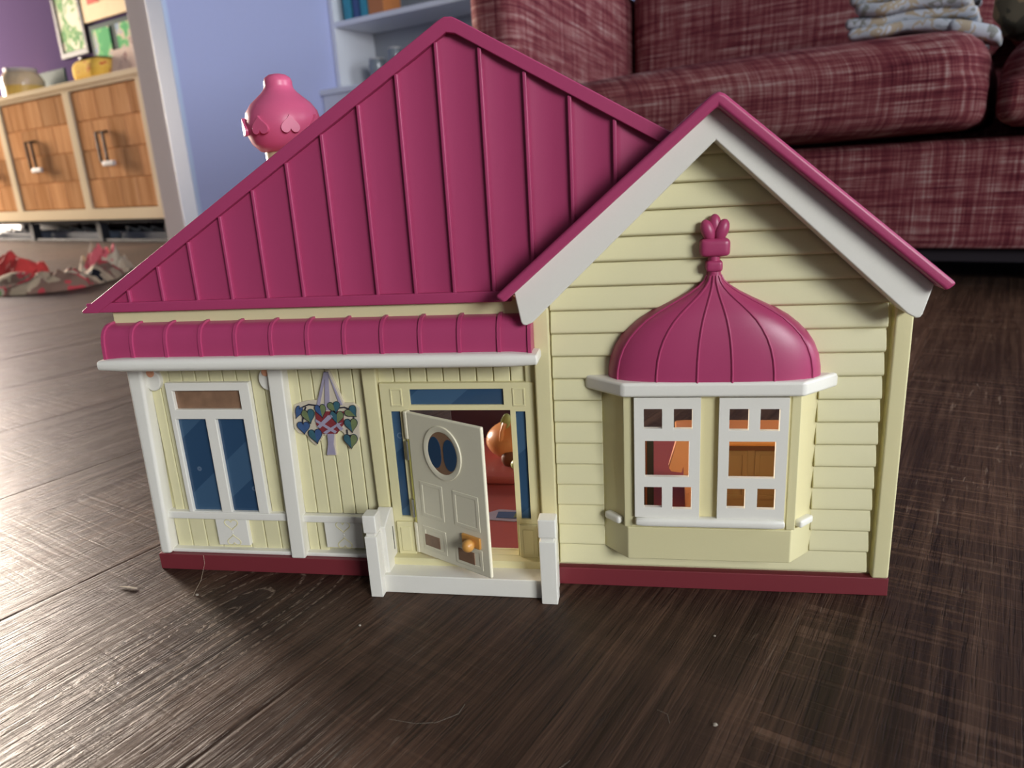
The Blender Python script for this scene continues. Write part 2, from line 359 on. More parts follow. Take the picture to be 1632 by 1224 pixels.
def tube(pts, r, n=8, bm=None, caps=True, radii=None):
    bm = bm or bmesh.new(); pts = [Vector(p) for p in pts]; rings = []; prev = None
    for i, p in enumerate(pts):
        t = (pts[min(i + 1, len(pts) - 1)] - pts[max(i - 1, 0)]).normalized()
        if prev is None:
            a = Vector((0, 0, 1)) if abs(t.z) < 0.9 else Vector((1, 0, 0)); u = t.cross(a).normalized()
        else: u = (prev - t * prev.dot(t)).normalized()
        prev = u; wv = t.cross(u); rr = radii[i] if radii else r
        rings.append([bm.verts.new(p + (u * math.cos(2 * math.pi * k / n) + wv * math.sin(2 * math.pi * k / n)) * rr) for k in range(n)])
    for a, c in zip(rings, rings[1:]):
        for k in range(n): bm.faces.new((a[k], a[(k + 1) % n], c[(k + 1) % n], c[k]))
    if caps: bm.faces.new(rings[0][::-1]); bm.faces.new(rings[-1])
    return bm
def roundbox(c, s, r, n=6, bm=None, bulge=0.0, rot=None, rb=None):
    """box with rounded edges of radius r; bulge domes the top and front"""
    bm = bm or bmesh.new(); c = Vector(c); hs = [v / 2 for v in s]
    t = bmesh.new(); bmesh.ops.create_cube(t, size=2.0); bmesh.ops.subdivide_edges(t, edges=t.edges[:], cuts=n * 2, use_grid_fill=True)
    mp = {}
    for v in t.verts:
        # spread the grid so the round edges get their own rows
        p = Vector([(math.copysign(1, q) * abs(q) ** 0.6) * h for q, h in zip(v.co, hs)])
        rr = [min(r if (rb is None or p.z >= 0) else rb, h * 0.999) for h in hs]
        inner = Vector([max(-h + k, min(h - k, q)) for q, h, k in zip(p, hs, rr)])
        d = Vector([(q - i) / k for q, i, k in zip(p, inner, rr)])
        if d.length > 0: d.normalize()
        q = Vector([i + e * k for i, e, k in zip(inner, d, rr)])
        if bulge:
            fx, fy, fz = (1 - min(1, abs(q.x / hs[0])) ** 2), (1 - min(1, abs(q.y / hs[1])) ** 2), (1 - min(1, abs(q.z / hs[2])) ** 2)
            q.z += bulge * fx * fy * (q.z / hs[2]); q.y += bulge * 0.6 * fx * fz * (q.y / hs[1])
        if rot is not None: q = rot @ q
        mp[v.index] = bm.verts.new(c + q)
    t.verts.index_update()
    for f in t.faces: bm.faces.new([mp[v.index] for v in f.verts])
    t.free(); return bm
def ellipsoid(c, r, seg=20, rings=12, bm=None, rot=None):
    bm = bm or bmesh.new(); t = bmesh.new(); bmesh.ops.create_uvsphere(t, u_segments=seg, v_segments=rings, radius=1.0)
    t.verts.index_update(); mp = {}
    for v in t.verts:
        q = Vector((v.co.x * r[0], v.co.y * r[1], v.co.z * r[2]))
        if rot is not None: q = rot @ q
        mp[v.index] = bm.verts.new(Vector(c) + q)
    for f in t.faces: bm.faces.new([mp[v.index] for v in f.verts])
    t.free(); return bm
def lathe(prof, c, n=32, bm=None):
    bm = bm or bmesh.new(); rings = []
    for r, z in prof: rings.append([bm.verts.new((c[0] + r * math.cos(2 * math.pi * k / n), c[1] + r * math.sin(2 * math.pi * k / n), c[2] + z)) for k in range(n)])
    for a, b2 in zip(rings, rings[1:]):
        for k in range(n): bm.faces.new((a[k], a[(k + 1) % n], b2[(k + 1) % n], b2[k]))
    bm.faces.new(rings[0][::-1]); bm.faces.new(rings[-1]); return bm
def heart(cx, cz, sx, sz, n=28, ang=0.0):
    """heart outline, point down"""
    out = []
    for k in range(n):
        t = 2 * math.pi * k / n
        x = math.sin(t) ** 3; z = (13 * math.cos(t) - 5 * math.cos(2 * t) - 2 * math.cos(3 * t) - math.cos(4 * t) + 2.5) / 14.5
        x *= sx / 2; z *= sz / 2
        out.append((cx + x * math.cos(ang) - z * math.sin(ang), cz + x * math.sin(ang) + z * math.cos(ang)))
    return out

# ================================================================== THE SETTING (room frame: q, p, z)
F = box(-9.6, 4.6, -3.2, 3.6, -0.03, -0.016)
floor = ob('floor', F, mat('subfloor', (0.01, 0.008, 0.007), 0.9), room=True, smooth=False)
tag(floor, 'dark brown wooden plank floor of the living room', None, None, 'structure')
PW, PL = 0.2525, 1.8
def plank_mesh():
    bm = bmesh.new(); g = 0.0; c = 0.0020; d = 0.00035; hw, hl = PW / 2, PL / 2
    lo = [(-hw + g, -hl + g), (hw - g, -hl + g), (hw - g, hl - g), (-hw + g, hl - g)]
    hi = [(-hw + g + c, -hl + g + c * .5), (hw - g - c, -hl + g + c * .5), (hw - g - c, hl - g - c * .5), (-hw + g + c, hl - g - c * .5)]
    a = [bm.verts.new((x, y, -0.015)) for x, y in lo]; b2 = [bm.verts.new((x, y, -d)) for x, y in lo]; t = [bm.verts.new((x, y, 0)) for x, y in hi]
    for i in range(4):
        j = (i + 1) % 4; bm.faces.new((a[i], a[j], b2[j], b2[i])); bm.faces.new((b2[i], b2[j], t[j], t[i]))
    bm.faces.new(t); bm.faces.new(a[::-1])
    me = D.meshes.new('plank'); bm.to_mesh(me); bm.free(); me.materials.append(M['floor']); return me
pm_ = plank_mesh(); sawn_plank = pm_.copy(); sawn_plank.materials[0] = wood_floor('sawn_wood_plank', 1.0); rnd = random.Random(11)
for i in range(-39, 17):
    qc = 0.213 + (i + 0.5) * PW; off = 0.55 + 0.8 * rnd.random()
    for k in range(-2, 3):
        pc = off + (k + 0.5) * PL
        if pc - PL / 2 > 3.5 or pc + PL / 2 < -3.0: continue
        if not (-9.5 < qc < 4.5): continue
        me_ = pm_
        if i == 1:                                     # the rough sawn board at the right
            me_ = sawn_plank
        if i == -1 and pc - PL / 2 < -0.04 < pc + PL / 2:   # the board with the knot at the left
            me_ = pm_.copy(); me_.materials[0] = wood_floor('knotted_wood_plank', 0.15, (0.020, -0.015 - pc))
        link('plank', me_, floor, (qc, pc, 0))

def struct(name, bm, material, label, bevel=0.0, base=(0, 0, 0)):
    return tag(ob(name, bm, material, room=True, smooth=False, bevel=bevel, base=base), label, None, None, 'structure')
H = 2.5
struct('wall_partition', box(-3.10, -2.805, 2.0, 3.36, 0, H), 'bluewall', 'blue lavender partition wall ending beside the cabinet opening')
struct('trim_1', box(-3.105, -2.925, 1.985, 2.0, 0, H), 'greywall', 'warm grey door casing on the end of the blue wall', 0.004)
struct('trim_2', box(-2.925, -2.795, 1.975, 2.0, 0, H), 'bluelit', 'white corner casing at the edge of the blue wall', 0.004)
struct('wall_back', box(-2.805, 4.5, 3.36, 3.46, 0, H), 'bluewall', 'pale blue back wall behind the couch and bookshelf')
struct('wall_dining', box(-9.5, -3.10, 2.66, 2.76, 0, H), 'purplewall', 'purple wall behind the oak fronted cabinet')
struct('baseboard_dining', box(-9.5, -3.10, 2.64, 2.66, 0.0, 0.10), 'whitepaint', 'white baseboard under the purple wall', 0.003)
bm = panel(-1.3, 2.66, 0, H, [(0.95, 2.55, 0.50, 2.40)], -9.6, -9.5)
def swap_xy(bm):
    for v in bm.verts: v.co.x, v.co.y = v.co.y, v.co.x
    return bm
struct('wall_left', swap_xy(bm), 'purplewall', 'purple side wall with the bright dining window')
bm = panel(0.95, 2.55, 0.50, 2.40, [(1.01, 1.72, 0.56, 2.34), (1.78, 2.49, 0.56, 2.34)], -9.56, -9.48)
struct('window_1', swap_xy(bm), 'whitepaint', 'white framed dining window letting warm daylight in', 0.005)
bm = panel(-3.1, 3.36, 0, H, [(-2.8, -0.8, 1.02, 2.42), (1.1, 2.9, 0.85, 2.35)], 4.5, 4.6)
struct('wall_right', swap_xy(bm), 'bluewall', 'pale blue side wall with the living room window')
bm = panel(-2.8, -0.8, 1.02, 2.42, [(-2.74, -1.83, 1.08, 2.36), (-1.77, -0.86, 1.08, 2.36)], 4.48, 4.56)
struct('window_2', swap_xy(bm), 'whitepaint', 'white framed living room window letting cool daylight in', 0.005)

bm = panel(1.1, 2.9, 0.85, 2.35, [(1.16, 1.97, 0.91, 2.29), (2.03, 2.84, 0.91, 2.29)], 4.48, 4.56)
struct('added_window', swap_xy(bm), 'whitepaint', 'unseen white framed window added on the side wall to light the blue wall', 0.005)  # window made up to carry the added side light

# bright daylight standing in the window panes
def day_pane(strength, col):
    mt, nt, b, L = nodes_of('daylit_pane'); b.inputs['Base Color'].default_value = (*col, 1)
    b.inputs['Emission Color'].default_value = (*col, 1); b.inputs['Emission Strength'].default_value = strength; b.inputs['Roughness'].default_value = 0.1
    return mt
dp1, dp2 = day_pane(4.0, (1.0, 0.92, 0.84)), day_pane(3.0, (0.86, 0.93, 1.0))
for wn, rects, x0, x1, mt_ in (('window_1', ((1.01, 1.72, 0.56, 2.34), (1.78, 2.49, 0.56, 2.34)), -9.54, -9.53, dp1), ('window_2', ((-2.74, -1.83, 1.08, 2.36), (-1.77, -0.86, 1.08, 2.36)), 4.53, 4.54, dp2), ('added_window', ((1.16, 1.97, 0.91, 2.29), (2.03, 2.84, 0.91, 2.29)), 4.53, 4.54, dp2)):
    for p0, p1, z0, z1 in rects: ob('pane', box(x0, x1, p0 - 0.01, p1 + 0.01, z0 - 0.01, z1 + 0.01), mt_, D.objects[wn], smooth=False)

# ================================================================== THE TOY HOUSE (toy frame: x along the front, y back, z up)
house = thing('dollhouse', (0.28, 0.07, 0.0), 'cream plastic dollhouse with magenta roofs and an open front door', 'dollhouse')
def hp(name, bm, material, parent=None, bevel=0.0006, seg=2, label=None): return ob(name, bm, material, parent or house, bevel, seg, label=label)

# base and shell
hp('plinth', box(0.0, 0.5585, 0.0, 0.15, 0.0, 0.0138), 'plinth', label='dark red plastic plinth strip')
hp('interior_floor', box(0.16, 0.553, 0.012, 0.29, 0.010, 0.0142), 'redfloor', label='brick red floor inside the house')
hp('side_wall', box(0.005, 0.010, 0.014, 0.15, 0.0138, 0.2145), 'cream_wall')
hp('side_wall', box(0.5505, 0.5555, 0.014, 0.15, 0.0138, 0.213), 'cream_wall')
# front wall sheet of the left half
fw = panel(0.006, 0.3185, 0.0138, 0.2035, [(0.218, 0.3005, 0.0205, 0.137), (0.036, 0.094, 0.135, 0.153)], 0.0125, 0.0145)
front = hp('front_wall', fw, 'cream_wall', bevel=0)
# upright wall boards, one by one
def wallboards(x0, x1, z0, z1, n, y=0.0088):
    wd = (x1 - x0) / n
    for k in range(n):
        a = x0 + k * wd; g = 0.00035
        hp('wall_board', box(a + g, a + wd - g, y, 0.0127, z0, z1), 'cream_wall', front, 0.0007)
wallboards(0.0165, 0.0335, 0.0495, 0.178, 2); wallboards(0.1010, 0.1215, 0.0495, 0.178, 2)
wallboards(0.0335, 0.1010, 0.1570, 0.178, 6)
wallboards(0.0130, 0.0535, 0.0165, 0.0440, 3); wallboards(0.0790, 0.1180, 0.0165, 0.0440, 3)
wallboards(0.0535, 0.0790, 0.0165, 0.0215, 1)
wallboards(0.1290, 0.1925, 0.0495, 0.178, 6); wallboards(0.1285, 0.1460, 0.0165, 0.0440, 2); wallboards(0.1755, 0.1925, 0.0165, 0.044, 1)
wallboards(0.2015, 0.3120, 0.1555, 0.178, 9)
# posts of the left front
hp('corner_post', prism([(0.0050, 0.1780), (0.0183, 0.1780), (0.0115, 0.0138), (0.0022, 0.0138)], -0.0004, 0.0128), 'white', bevel=0.0025, seg=3, label='off white corner post')
hp('front_post', prism([(0.1203, 0.1780), (0.1321, 0.1780), (0.1285, 0.0138), (0.1168, 0.0138)], -0.0004, 0.0128), 'white', bevel=0.0012)
hp('front_post', prism([(0.1908, 0.1780), (0.2020, 0.1780), (0.2020, 0.0165), (0.1925, 0.0165)], 0.0035, 0.0128), 'cream', bevel=0.0012)
hp('front_post', box(0.3105, 0.3183, 0.006, 0.0128, 0.0165, 0.1780), 'cream', bevel=0.0010)
hp('corner_post', box(0.3183, 0.3298, -0.0008, 0.016, 0.0138, 0.2100), 'cream', bevel=0.0016, seg=3)
hp('corner_post', box(0.5470, 0.5580, -0.0008, 0.014, 0.0138, 0.2060), 'cream', bevel=0.0016, seg=3)
# brackets under the gutter
for x in (0.0220, 0.1165):
    b = hp('bracket', prism([(x + 0.0068 * math.cos(t * math.pi / 12), 0.1600 + 0.0085 * math.sin(t * math.pi / 12)) for t in range(24)], 0.0048, 0.0095), 'white', bevel=0.0008)
    hp('bracket_boss', prism([(x + 0.0030 * math.cos(t * math.pi / 8), 0.1660 + 0.0032 * math.sin(t * math.pi / 8)) for t in range(16)], 0.0036, 0.0055), 'peach', b, 0.0004)
# rails
hp('rail', box(0.0110, 0.1175, 0.0045, 0.0128, 0.0435, 0.0500), 'white', bevel=0.001); hp('rail', box(0.1275, 0.1930, 0.0045, 0.0128, 0.0430, 0.0490), 'white', bevel=0.001)
hp('rail', box(0.0105, 0.1175, 0.0035, 0.0128, 0.0138, 0.0172), 'white', bevel=0.001); hp('rail', box(0.1275, 0.1930, 0.0035, 0.0128, 0.0138, 0.0172), 'white', bevel=0.001)
# carved heart panels
for x0, x1, z0, z1 in ((0.0528, 0.0800, 0.0208, 0.0440), (0.1455, 0.1765, 0.0215, 0.0440)):
    hpnl = hp('heart_panel', box(x0, x1, 0.0050, 0.0128, z0, z1), 'white', bevel=0.0006)
    cx, cz = (x0 + x1) / 2, (z0 + z1) / 2
    for sgn in (1, -1):
        pts = [(x, 0.0050, z) for x, z in heart(cx, cz + sgn * 0.0066, 0.0115, 0.0092 * sgn)]
        hp('heart_outline', tube(pts + pts[:1], 0.00045, 6), 'cream', hpnl, 0)
    hp('heart_bead', ellipsoid((cx, 0.0050, cz), (0.0008, 0.0006, 0.0008), 10, 6), 'white', hpnl, 0)

# double window with transom
win = hp('front_window', panel(0.0318, 0.1010, 0.0495, 0.1580, [(0.0373, 0.0924, 0.1366, 0.1515), (0.0358, 0.0606, 0.0508, 0.1287), (0.0694, 0.0924, 0.0508, 0.1287)], 0.0045, 0.0100), 'white', bevel=0.0010, seg=3)
hp('pane', box(0.0365, 0.0932, 0.0078, 0.0090, 0.1360, 0.1522), 'brownprint', win, 0, label='brown tinted transom pane')
hp('pane', box(0.0350, 0.0614, 0.0078, 0.0090, 0.0500, 0.1295), 'bluepane', win, 0, label='dark blue printed pane')
hp('pane', box(0.0686, 0.0932, 0.0078, 0.0090, 0.0500, 0.1295), 'bluepane', win, 0, label='dark blue printed pane')

# door frame with its panes
frame = hp('door_frame', panel(0.2035, 0.3165, 0.0170, 0.1562, [(0.2257, 0.2947, 0.1397, 0.1517), (0.2101, 0.2173, 0.0505, 0.1350), (0.3026, 0.3098, 0.0505, 0.1348), (0.2218, 0.2990, 0.0205, 0.1358)], 0.0042, 0.0115), 'cream', bevel=0.0009, seg=3)
hp('pane', box(0.2252, 0.2952, 0.0062, 0.0074, 0.1392, 0.1522), 'bluepane', frame, 0, label='blue fanlight pane over the door')
hp('pane', box(0.2096, 0.2178, 0.0062, 0.0074, 0.0500, 0.1355), 'bluepane', frame, 0, label='narrow blue side pane')
hp('pane', box(0.3021, 0.3103, 0.0062, 0.0074, 0.0500, 0.1353), 'bluepane', frame, 0, label='narrow blue side pane')
for x0 in (0.2112, 0.3012):
    hp('corner_block', panel(x0, x0 + 0.0090, 0.1388, 0.1524, [(x0 + 0.0012, x0 + 0.0078, 0.1402, 0.1510)], 0.0036, 0.0046), 'cream', frame, 0.0003)
for x0 in (0.2060, 0.3005):
    hp('base_block', box(x0, x0 + 0.0140, 0.0020, 0.0060, 0.0175, 0.0470), 'cream', frame, 0.0009)
    hp('base_panel', box(x0 + 0.0030, x0 + 0.0110, 0.0013, 0.0025, 0.0225, 0.0430), 'cream', frame, 0.0006)

# front door, hinged open
AL = math.atan2(-0.0333, 0.0615); HX, HY = 0.2240, 0.0005
def on_door(bm):
    for v in bm.verts:
        x, y = v.co.x, v.co.y
        v.co.x = HX + x * math.cos(AL) - y * math.sin(AL); v.co.y = HY + x * math.sin(AL) + y * math.cos(AL)
    return bm
def ring_panel(cx, cz, rx, rz, Rx, Rz, y0, y1, n=36):
    bm = bmesh.new(); L_ = []
    for (ax, az, y) in ((Rx, Rz, y1), ((Rx * .9 + rx * .1), (Rz * .9 + rz * .1), y0), ((rx * .7 + Rx * .3), (rz * .7 + Rz * .3), y0), (rx, rz, y0 + (y1 - y0) * .5), (rx, rz, y1)):
        L_.append([bm.verts.new((cx + ax * math.cos(2 * math.pi * k / n), y, cz + az * math.sin(2 * math.pi * k / n))) for k in range(n)])
    for a, c in zip(L_, L_[1:]):
        for k in range(n): bm.faces.new((a[k], a[(k + 1) % n], c[(k + 1) % n], c[k]))
    return bm
door = hp('front_door', on_door(box(0.0000, 0.0708, -0.0015, 0.0016, 0.0228, 0.1365)), 'ivory', bevel=0.0012, seg=3, label='off white door standing open')
hp('hinge_strip', on_door(box(-0.0022, 0.0006, -0.0010, 0.0022, 0.0470, 0.1150)), 'yellow', door, 0.0006, label='pale yellow hinge strip')
hp('hinge_post', on_door(box(-0.0032, 0.0004, -0.0020, 0.0030, 0.1150, 0.1365)), 'ivory', door, 0.001); hp('hinge_post', on_door(box(-0.0032, 0.0004, -0.0020, 0.0030, 0.0228, 0.0480)), 'ivory', door, 0.001)
for z0 in (0.0990, 0.0525):
    hp('hinge_pin', on_door(tube([(-0.0018, -0.0016, z0), (-0.0018, -0.0016, z0 + 0.0145)], 0.0010, 10)), 'steel', door, 0, label='steel hinge pin')
hp('oval_ring', on_door(ring_panel(0.0335, 0.1108, 0.0138, 0.0160, 0.0180, 0.0205, -0.0024, -0.0014)), 'ivory', door, 0)
def oval(cx, cz, rx, rz, y0, y1, n=32): return prism([(cx + rx * math.cos(2 * math.pi * k / n), cz + rz * math.sin(2 * math.pi * k / n)) for k in range(n)], y0, y1)
ov = hp('oval_pane', on_door(oval(0.0335, 0.1108, 0.0140, 0.0162, -0.0018, -0.0012)), 'ovalbrown', door, 0, label='brown oval pane with blue shapes')
for s in (-1, 1):
    pts = []
    for k in range(24):
        t = 2 * math.pi * k / 24
        pts.append((0.0335 + s * (0.0075 + 0.0062 * math.cos(t) - 0.0014 * abs(math.sin(t))), 0.1105 + 0.0118 * math.sin(t) * (1 + 0.12 * math.cos(t))))
    hp('blue_shape', on_door(prism(pts, -0.0020, -0.0016)), 'bluepane', door, 0)
for x0, x1, z0, z1 in ((0.0072, 0.0298, 0.0560, 0.0843), (0.0397, 0.0637, 0.0572, 0.0842), (0.0062, 0.0298, 0.0285, 0.0480), (0.0385, 0.0640, 0.0270, 0.0430)):
    hp('door_moulding', on_door(panel(x0, x1, z0, z1, [(x0 + 0.0028, x1 - 0.0028, z0 + 0.0028, z1 - 0.0028)], -0.00178, -0.0012)), 'ivory', door, 0.00035, 3)
for x0, x1, z0, z1 in ((0.0080, 0.0228, 0.0322, 0.0414), (0.0412, 0.0565, 0.0297, 0.0394)):
    hp('letter_slot', on_door(box(x0, x1, -0.0020, -0.0012, z0, z1)), 'brownprint', door, 0.0002, label='brown rectangular print')
kp = hp('handle_plate', on_door(box(0.0465, 0.0637, -0.0034, -0.0012, 0.0443, 0.0530)), 'gold', door, 0.0008, label='amber handle plate')
hp('knob', on_door(ellipsoid((0.0565, -0.0075, 0.0478), (0.0044, 0.0048, 0.0046))), 'gold', door, 0, label='round amber door knob')
hp('knob_stem', on_door(tube([(0.0570, -0.0012, 0.0480), (0.0566, -0.0065, 0.0479)], 0.0022, 10)), 'gold', door, 0)

# porch
porch = hp('porch_step', box(0.2000, 0.3200, -0.0208, 0.0010, 0.0, 0.0146), 'white', bevel=0.0008)
hp('threshold', box(0.2035, 0.3170, -0.0050, 0.0140, 0.0140, 0.0203), 'cream', porch, 0.0008)
for x0, x1 in ((0.1915, 0.2008), (0.3196, 0.3312)):
    hp('porch_post', box(x0, x1, -0.0278, -0.0165, 0.0, 0.0495), 'white', porch, 0.0006)
    hp('post_neck', box(x0 + 0.0012, x1 - 0.0012, -0.0266, -0.0177, 0.0490, 0.0527), 'white', porch, 0.0003)
    hp('post_cap', box(x0 - 0.0002, x1 + 0.0006, -0.0280, -0.0163, 0.0524, 0.0664), 'white', porch, 0.0009)
sw = hp('porch_side_wall', prism([(-0.0170, 0.0), (-0.0170, 0.0520), (-0.0050, 0.0585), (0.0005, 0.0600), (0.0038, 0.0585), (0.0038, 0.0)], 0.1935, 0.2040), 'white', porch, 0.0008)
def rot_side(o):
    for v in o.data.vertices:
        p = v.co + ORIG['dollhouse']; x, y = p.y, p.x; v.co = Vector((x, y, p.z)) - ORIG['dollhouse']
    o.data.flip_normals()
rot_side(sw)
hp('slot', box(0.2034, 0.2042, -0.0022, -0.0012, 0.0260, 0.0450), 'black', porch, 0)
sw2 = hp('porch_side_wall', prism([(-0.0170, 0.0), (-0.0170, 0.0490), (-0.0050, 0.0505), (-0.0008, 0.0505), (-0.0008, 0.0)], 0.3215, 0.3300), 'white', porch, 0.0008)
rot_side(sw2)

# awning over the porch front, with ribs, and the gutter
AP = [(0.0010, 0.2064), (-0.0045, 0.2062), (-0.0090, 0.2050), (-0.0122, 0.2027), (-0.0143, 0.1990), (-0.0155, 0.1940), (-0.0160, 0.1880), (-0.0162, 0.1815)]
bm = bmesh.new()
prof = AP + [(0.010, 0.1815), (0.010, 0.2064)]
a = [bm.verts.new((0.0030, y, z)) for y, z in prof]; c = [bm.verts.new((0.3192, y, z)) for y, z in prof]
bm.faces.new(a); bm.faces.new(c[::-1])
for i in range(len(prof)): bm.faces.new((a[i], c[i], c[(i + 1) % len(prof)], a[(i + 1) % len(prof)]))
awn = hp('awning', bm, 'magenta', bevel=0)
for k in range(-1, 12):
    x = min(max(0.0271 + 0.02708 * k, 0.0042), 0.3183)
    n = len(AP); bm = bmesh.new(); rows = []
    for i, (y, z) in enumerate(AP):
        t = Vector((AP[min(i + 1, n - 1)][0] - AP[max(i - 1, 0)][0], AP[min(i + 1, n - 1)][1] - AP[max(i - 1, 0)][1])); nn = Vector((t.y, -t.x)).normalized()
        if nn.x > 0 or nn.y < -0.5: nn = -nn
        rows.append([bm.verts.new((x + dx, y + nn.x * dn, z + nn.y * dn)) for dx, dn in ((-0.0014, -0.0006), (-0.0011, 0.0013), (0.0011, 0.0013), (0.0014, -0.0006))])
    for r0, r1 in zip(rows, rows[1:]):
        for j in range(3): bm.faces.new((r0[j], r0[j + 1], r1[j + 1], r1[j]))
    bm.faces.new(rows[0]); bm.faces.new(rows[-1])
    hp('awning_rib', bm, 'magenta', awn, 0)
hp('gutter', roundbox((0.1620, -0.0120, 0.1790), (0.3245, 0.0240, 0.0094), 0.0042, 5), 'white', bevel=0)
hp('frieze', box(0.0045, 0.3190, -0.0003, 0.0130, 0.2030, 0.2165), 'cream', bevel=0.0006)

# main gable: vertical magenta face with ribs between raised borders
AX, AZ = 0.2763, 0.3925
def slope_z(x): return AZ - (AX - x) * 0.6000 if x < AX else AZ - (x - AX) * 0.575
def roofline(x, drop): return slope_z(x) - drop
bm = bmesh.new()
xl, xr = -0.0135, 0.4125
th = 0.0095
outer = [(-0.0160, 0.2150), (-0.0168, 0.2163), (-0.0150, 0.2178), (AX - 0.0060, AZ - 0.0037), (AX - 0.002, AZ - 0.0018), (AX + 0.003, AZ - 0.0022), (AX + 0.007, AZ - 0.0043), (xr, slope_z(xr))]
inner = [(xr, slope_z(xr) - th), (AX + 0.004, AZ - th - 0.0022), (AX - 0.0015, AZ - th - 0.0012), (-0.0035, 0.2150)]
roof = hp('main_roof', prism(outer + inner, -0.0052, 0.150), 'magenta', bevel=0.0012, seg=3)
hp('eave_border', box(-0.0125, 0.3060, -0.0046, 0.006, 0.2150, 0.2222), 'magenta', roof, 0.0008)
# field: shallow troughs between ribs
RX = [0.0232 + 0.02712 * k for k in range(0, 15)]
edges = [0.001] + [x for x in RX if x < 0.40] + [0.408]
def wing_line(x): return 0.3362 - (0.4343 - x) * 0.842 - 0.006
bm = bmesh.new(); cols = []
for e0, e1 in zip(edges, edges[1:]):
    for j in range(8):
        u = j / 8; x = e0 + (e1 - e0) * u
        cols.append((x, -0.0012 + 0.0016 * math.sin(math.pi * u) * (1 if e0 > 0.18 else 0.45)))
rows = [(bm.verts.new((x, y, min(max(0.2195, wing_line(x)), slope_z(x) - th))), bm.verts.new((x, y, max(0.2200, slope_z(x) - th + 0.001)))) for x, y in cols]
for (a0, a1), (b0, b1) in zip(rows, rows[1:]): bm.faces.new((a0, b0, b1, a1))
ex = bmesh.ops.extrude_face_region(bm, geom=bm.faces[:])
for v in ex['geom']:
    if isinstance(v, bmesh.types.BMVert): v.co.y = 0.0035
hp('roof_field', bm, 'magenta', roof, 0)
for x in RX[:-1]:
    top = slope_z(x) - th - 0.0002; bot = max(0.2215, wing_line(x))
    if top - bot < 0.004: continue
    hp('roof_rib', box(x - 0.0013, x + 0.0013, -0.0036, 0.0005, bot, top), 'magenta', roof, 0.0007)

# chimney pot on the far slope
CX, CY = 0.1190, 0.085
ch = hp('chimney', lathe([(0.0165, 0.285), (0.0165, 0.330)], (CX, CY, 0), 28), 'cream', bevel=0.0006, label='cream chimney stack')
pr = [(0.012, 0.3215), (0.0195, 0.3235), (0.0250, 0.3290), (0.0283, 0.3370), (0.0288, 0.3440), (0.0268, 0.3520), (0.0225, 0.3580), (0.0172, 0.3625), (0.0134, 0.3658), (0.0112, 0.3685), (0.0106, 0.3710), (0.0107, 0.3735), (0.0096, 0.3763), (0.0064, 0.3785), (0.0030, 0.3792), (0.0008, 0.3793)]
hp('chimney_pot', lathe(pr, (CX, CY, 0), 36), 'pink', ch, 0, label='pink onion shaped chimney pot')
for k in range(8):
    an = math.radians(-100 + 45 * k)
    nrm = Vector((math.sin(an), -math.cos(an), 0)); tn = Vector((math.cos(an), math.sin(an), 0))
    bm = prism(heart(0, 0, 0.0140, -0.0130), -0.0016, 0.0018)
    for v in bm.verts:
        x, y, z = v.co; rad = 0.0288 - 0.02 * max(0, abs(z + 0.0)) * 0.2
        sag = x * x * 14
        v.co = Vector((CX, CY, 0.3415)) + tn * x + nrm * (rad - sag - y) + Vector((0, 0, z))
    hp('chimney_heart', bm, 'pink', ch, 0.0003)

# ---- right wing
WX = 0.4345
def wz(x): return 0.3330 - abs(x - WX) * 0.837
wall = hp('wing_wall', prism([(0.3290, 0.0138), (0.5475, 0.0138), (0.5475, 0.2330), (WX, 0.3270), (0.3290, 0.2380)], 0.0062, 0.0080) if False else panel(0.3290, 0.5475, 0.0138, 0.2200, [(0.3790, 0.4920, 0.0400, 0.1560)], 0.0062, 0.0085), 'cream_wall', bevel=0)
hp('gable_sheet', prism([(0.3290, 0.2195), (0.5475, 0.2195), (0.5475, 0.2300), (WX, 0.3230), (0.3290, 0.2350)], 0.0062, 0.0085), 'cream_wall', wall, 0)
SP = 0.01585; S0 = 0.0164
def siding(xa, xb, z0, xa2=None, xb2=None):
    """one lap board; its lower edge stands proud"""
    bm = bmesh.new(); z1 = z0 + SP + 0.0008; xa2 = xa if xa2 is None else xa2; xb2 = xb if xb2 is None else xb2
    prof = [(0.0022, z0), (0.0009, z0 + 0.0012), (0.0010, z0 + 0.0035), (0.0036, z1 - 0.0028), (0.0054, z1), (0.0066, z1), (0.0066, z0)]
    def X(z, l): 
        t = (z - z0) / (z1 - z0); return (xa + (xa2 - xa) * t) if l else (xb + (xb2 - xb) * t)
    a = [bm.verts.new((X(z, 1), y, z)) for y, z in prof]; c = [bm.verts.new((X(z, 0), y, z)) for y, z in prof]
    bm.faces.new(a); bm.faces.new(c[::-1])
    for i in range(len(prof)): bm.faces.new((a[i], c[i], c[(i + 1) % len(prof)], a[(i + 1) % len(prof)]))
    hp('siding_board', bm, 'cream_wall', wall, 0.0014, 3)
for k in range(19):
    z0 = S0 + SP * k
    if z0 < 0.0165: siding(0.3305, 0.5440, z0)
    elif z0 + SP < 0.160: siding(0.3305, 0.3640, z0); siding(0.5050, 0.5440, z0)
    elif z0 < 0.205: siding(0.3305, 0.5440, z0)
    else:
        half = max(0.004, (0.3265 - z0) / 0.837); half2 = max(0.001, (0.3265 - z0 - SP) / 0.837)
        siding(max(0.3305, WX - half), min(0.5440, WX + half), z0, max(0.3305, WX - half2), min(0.5440, WX + half2))
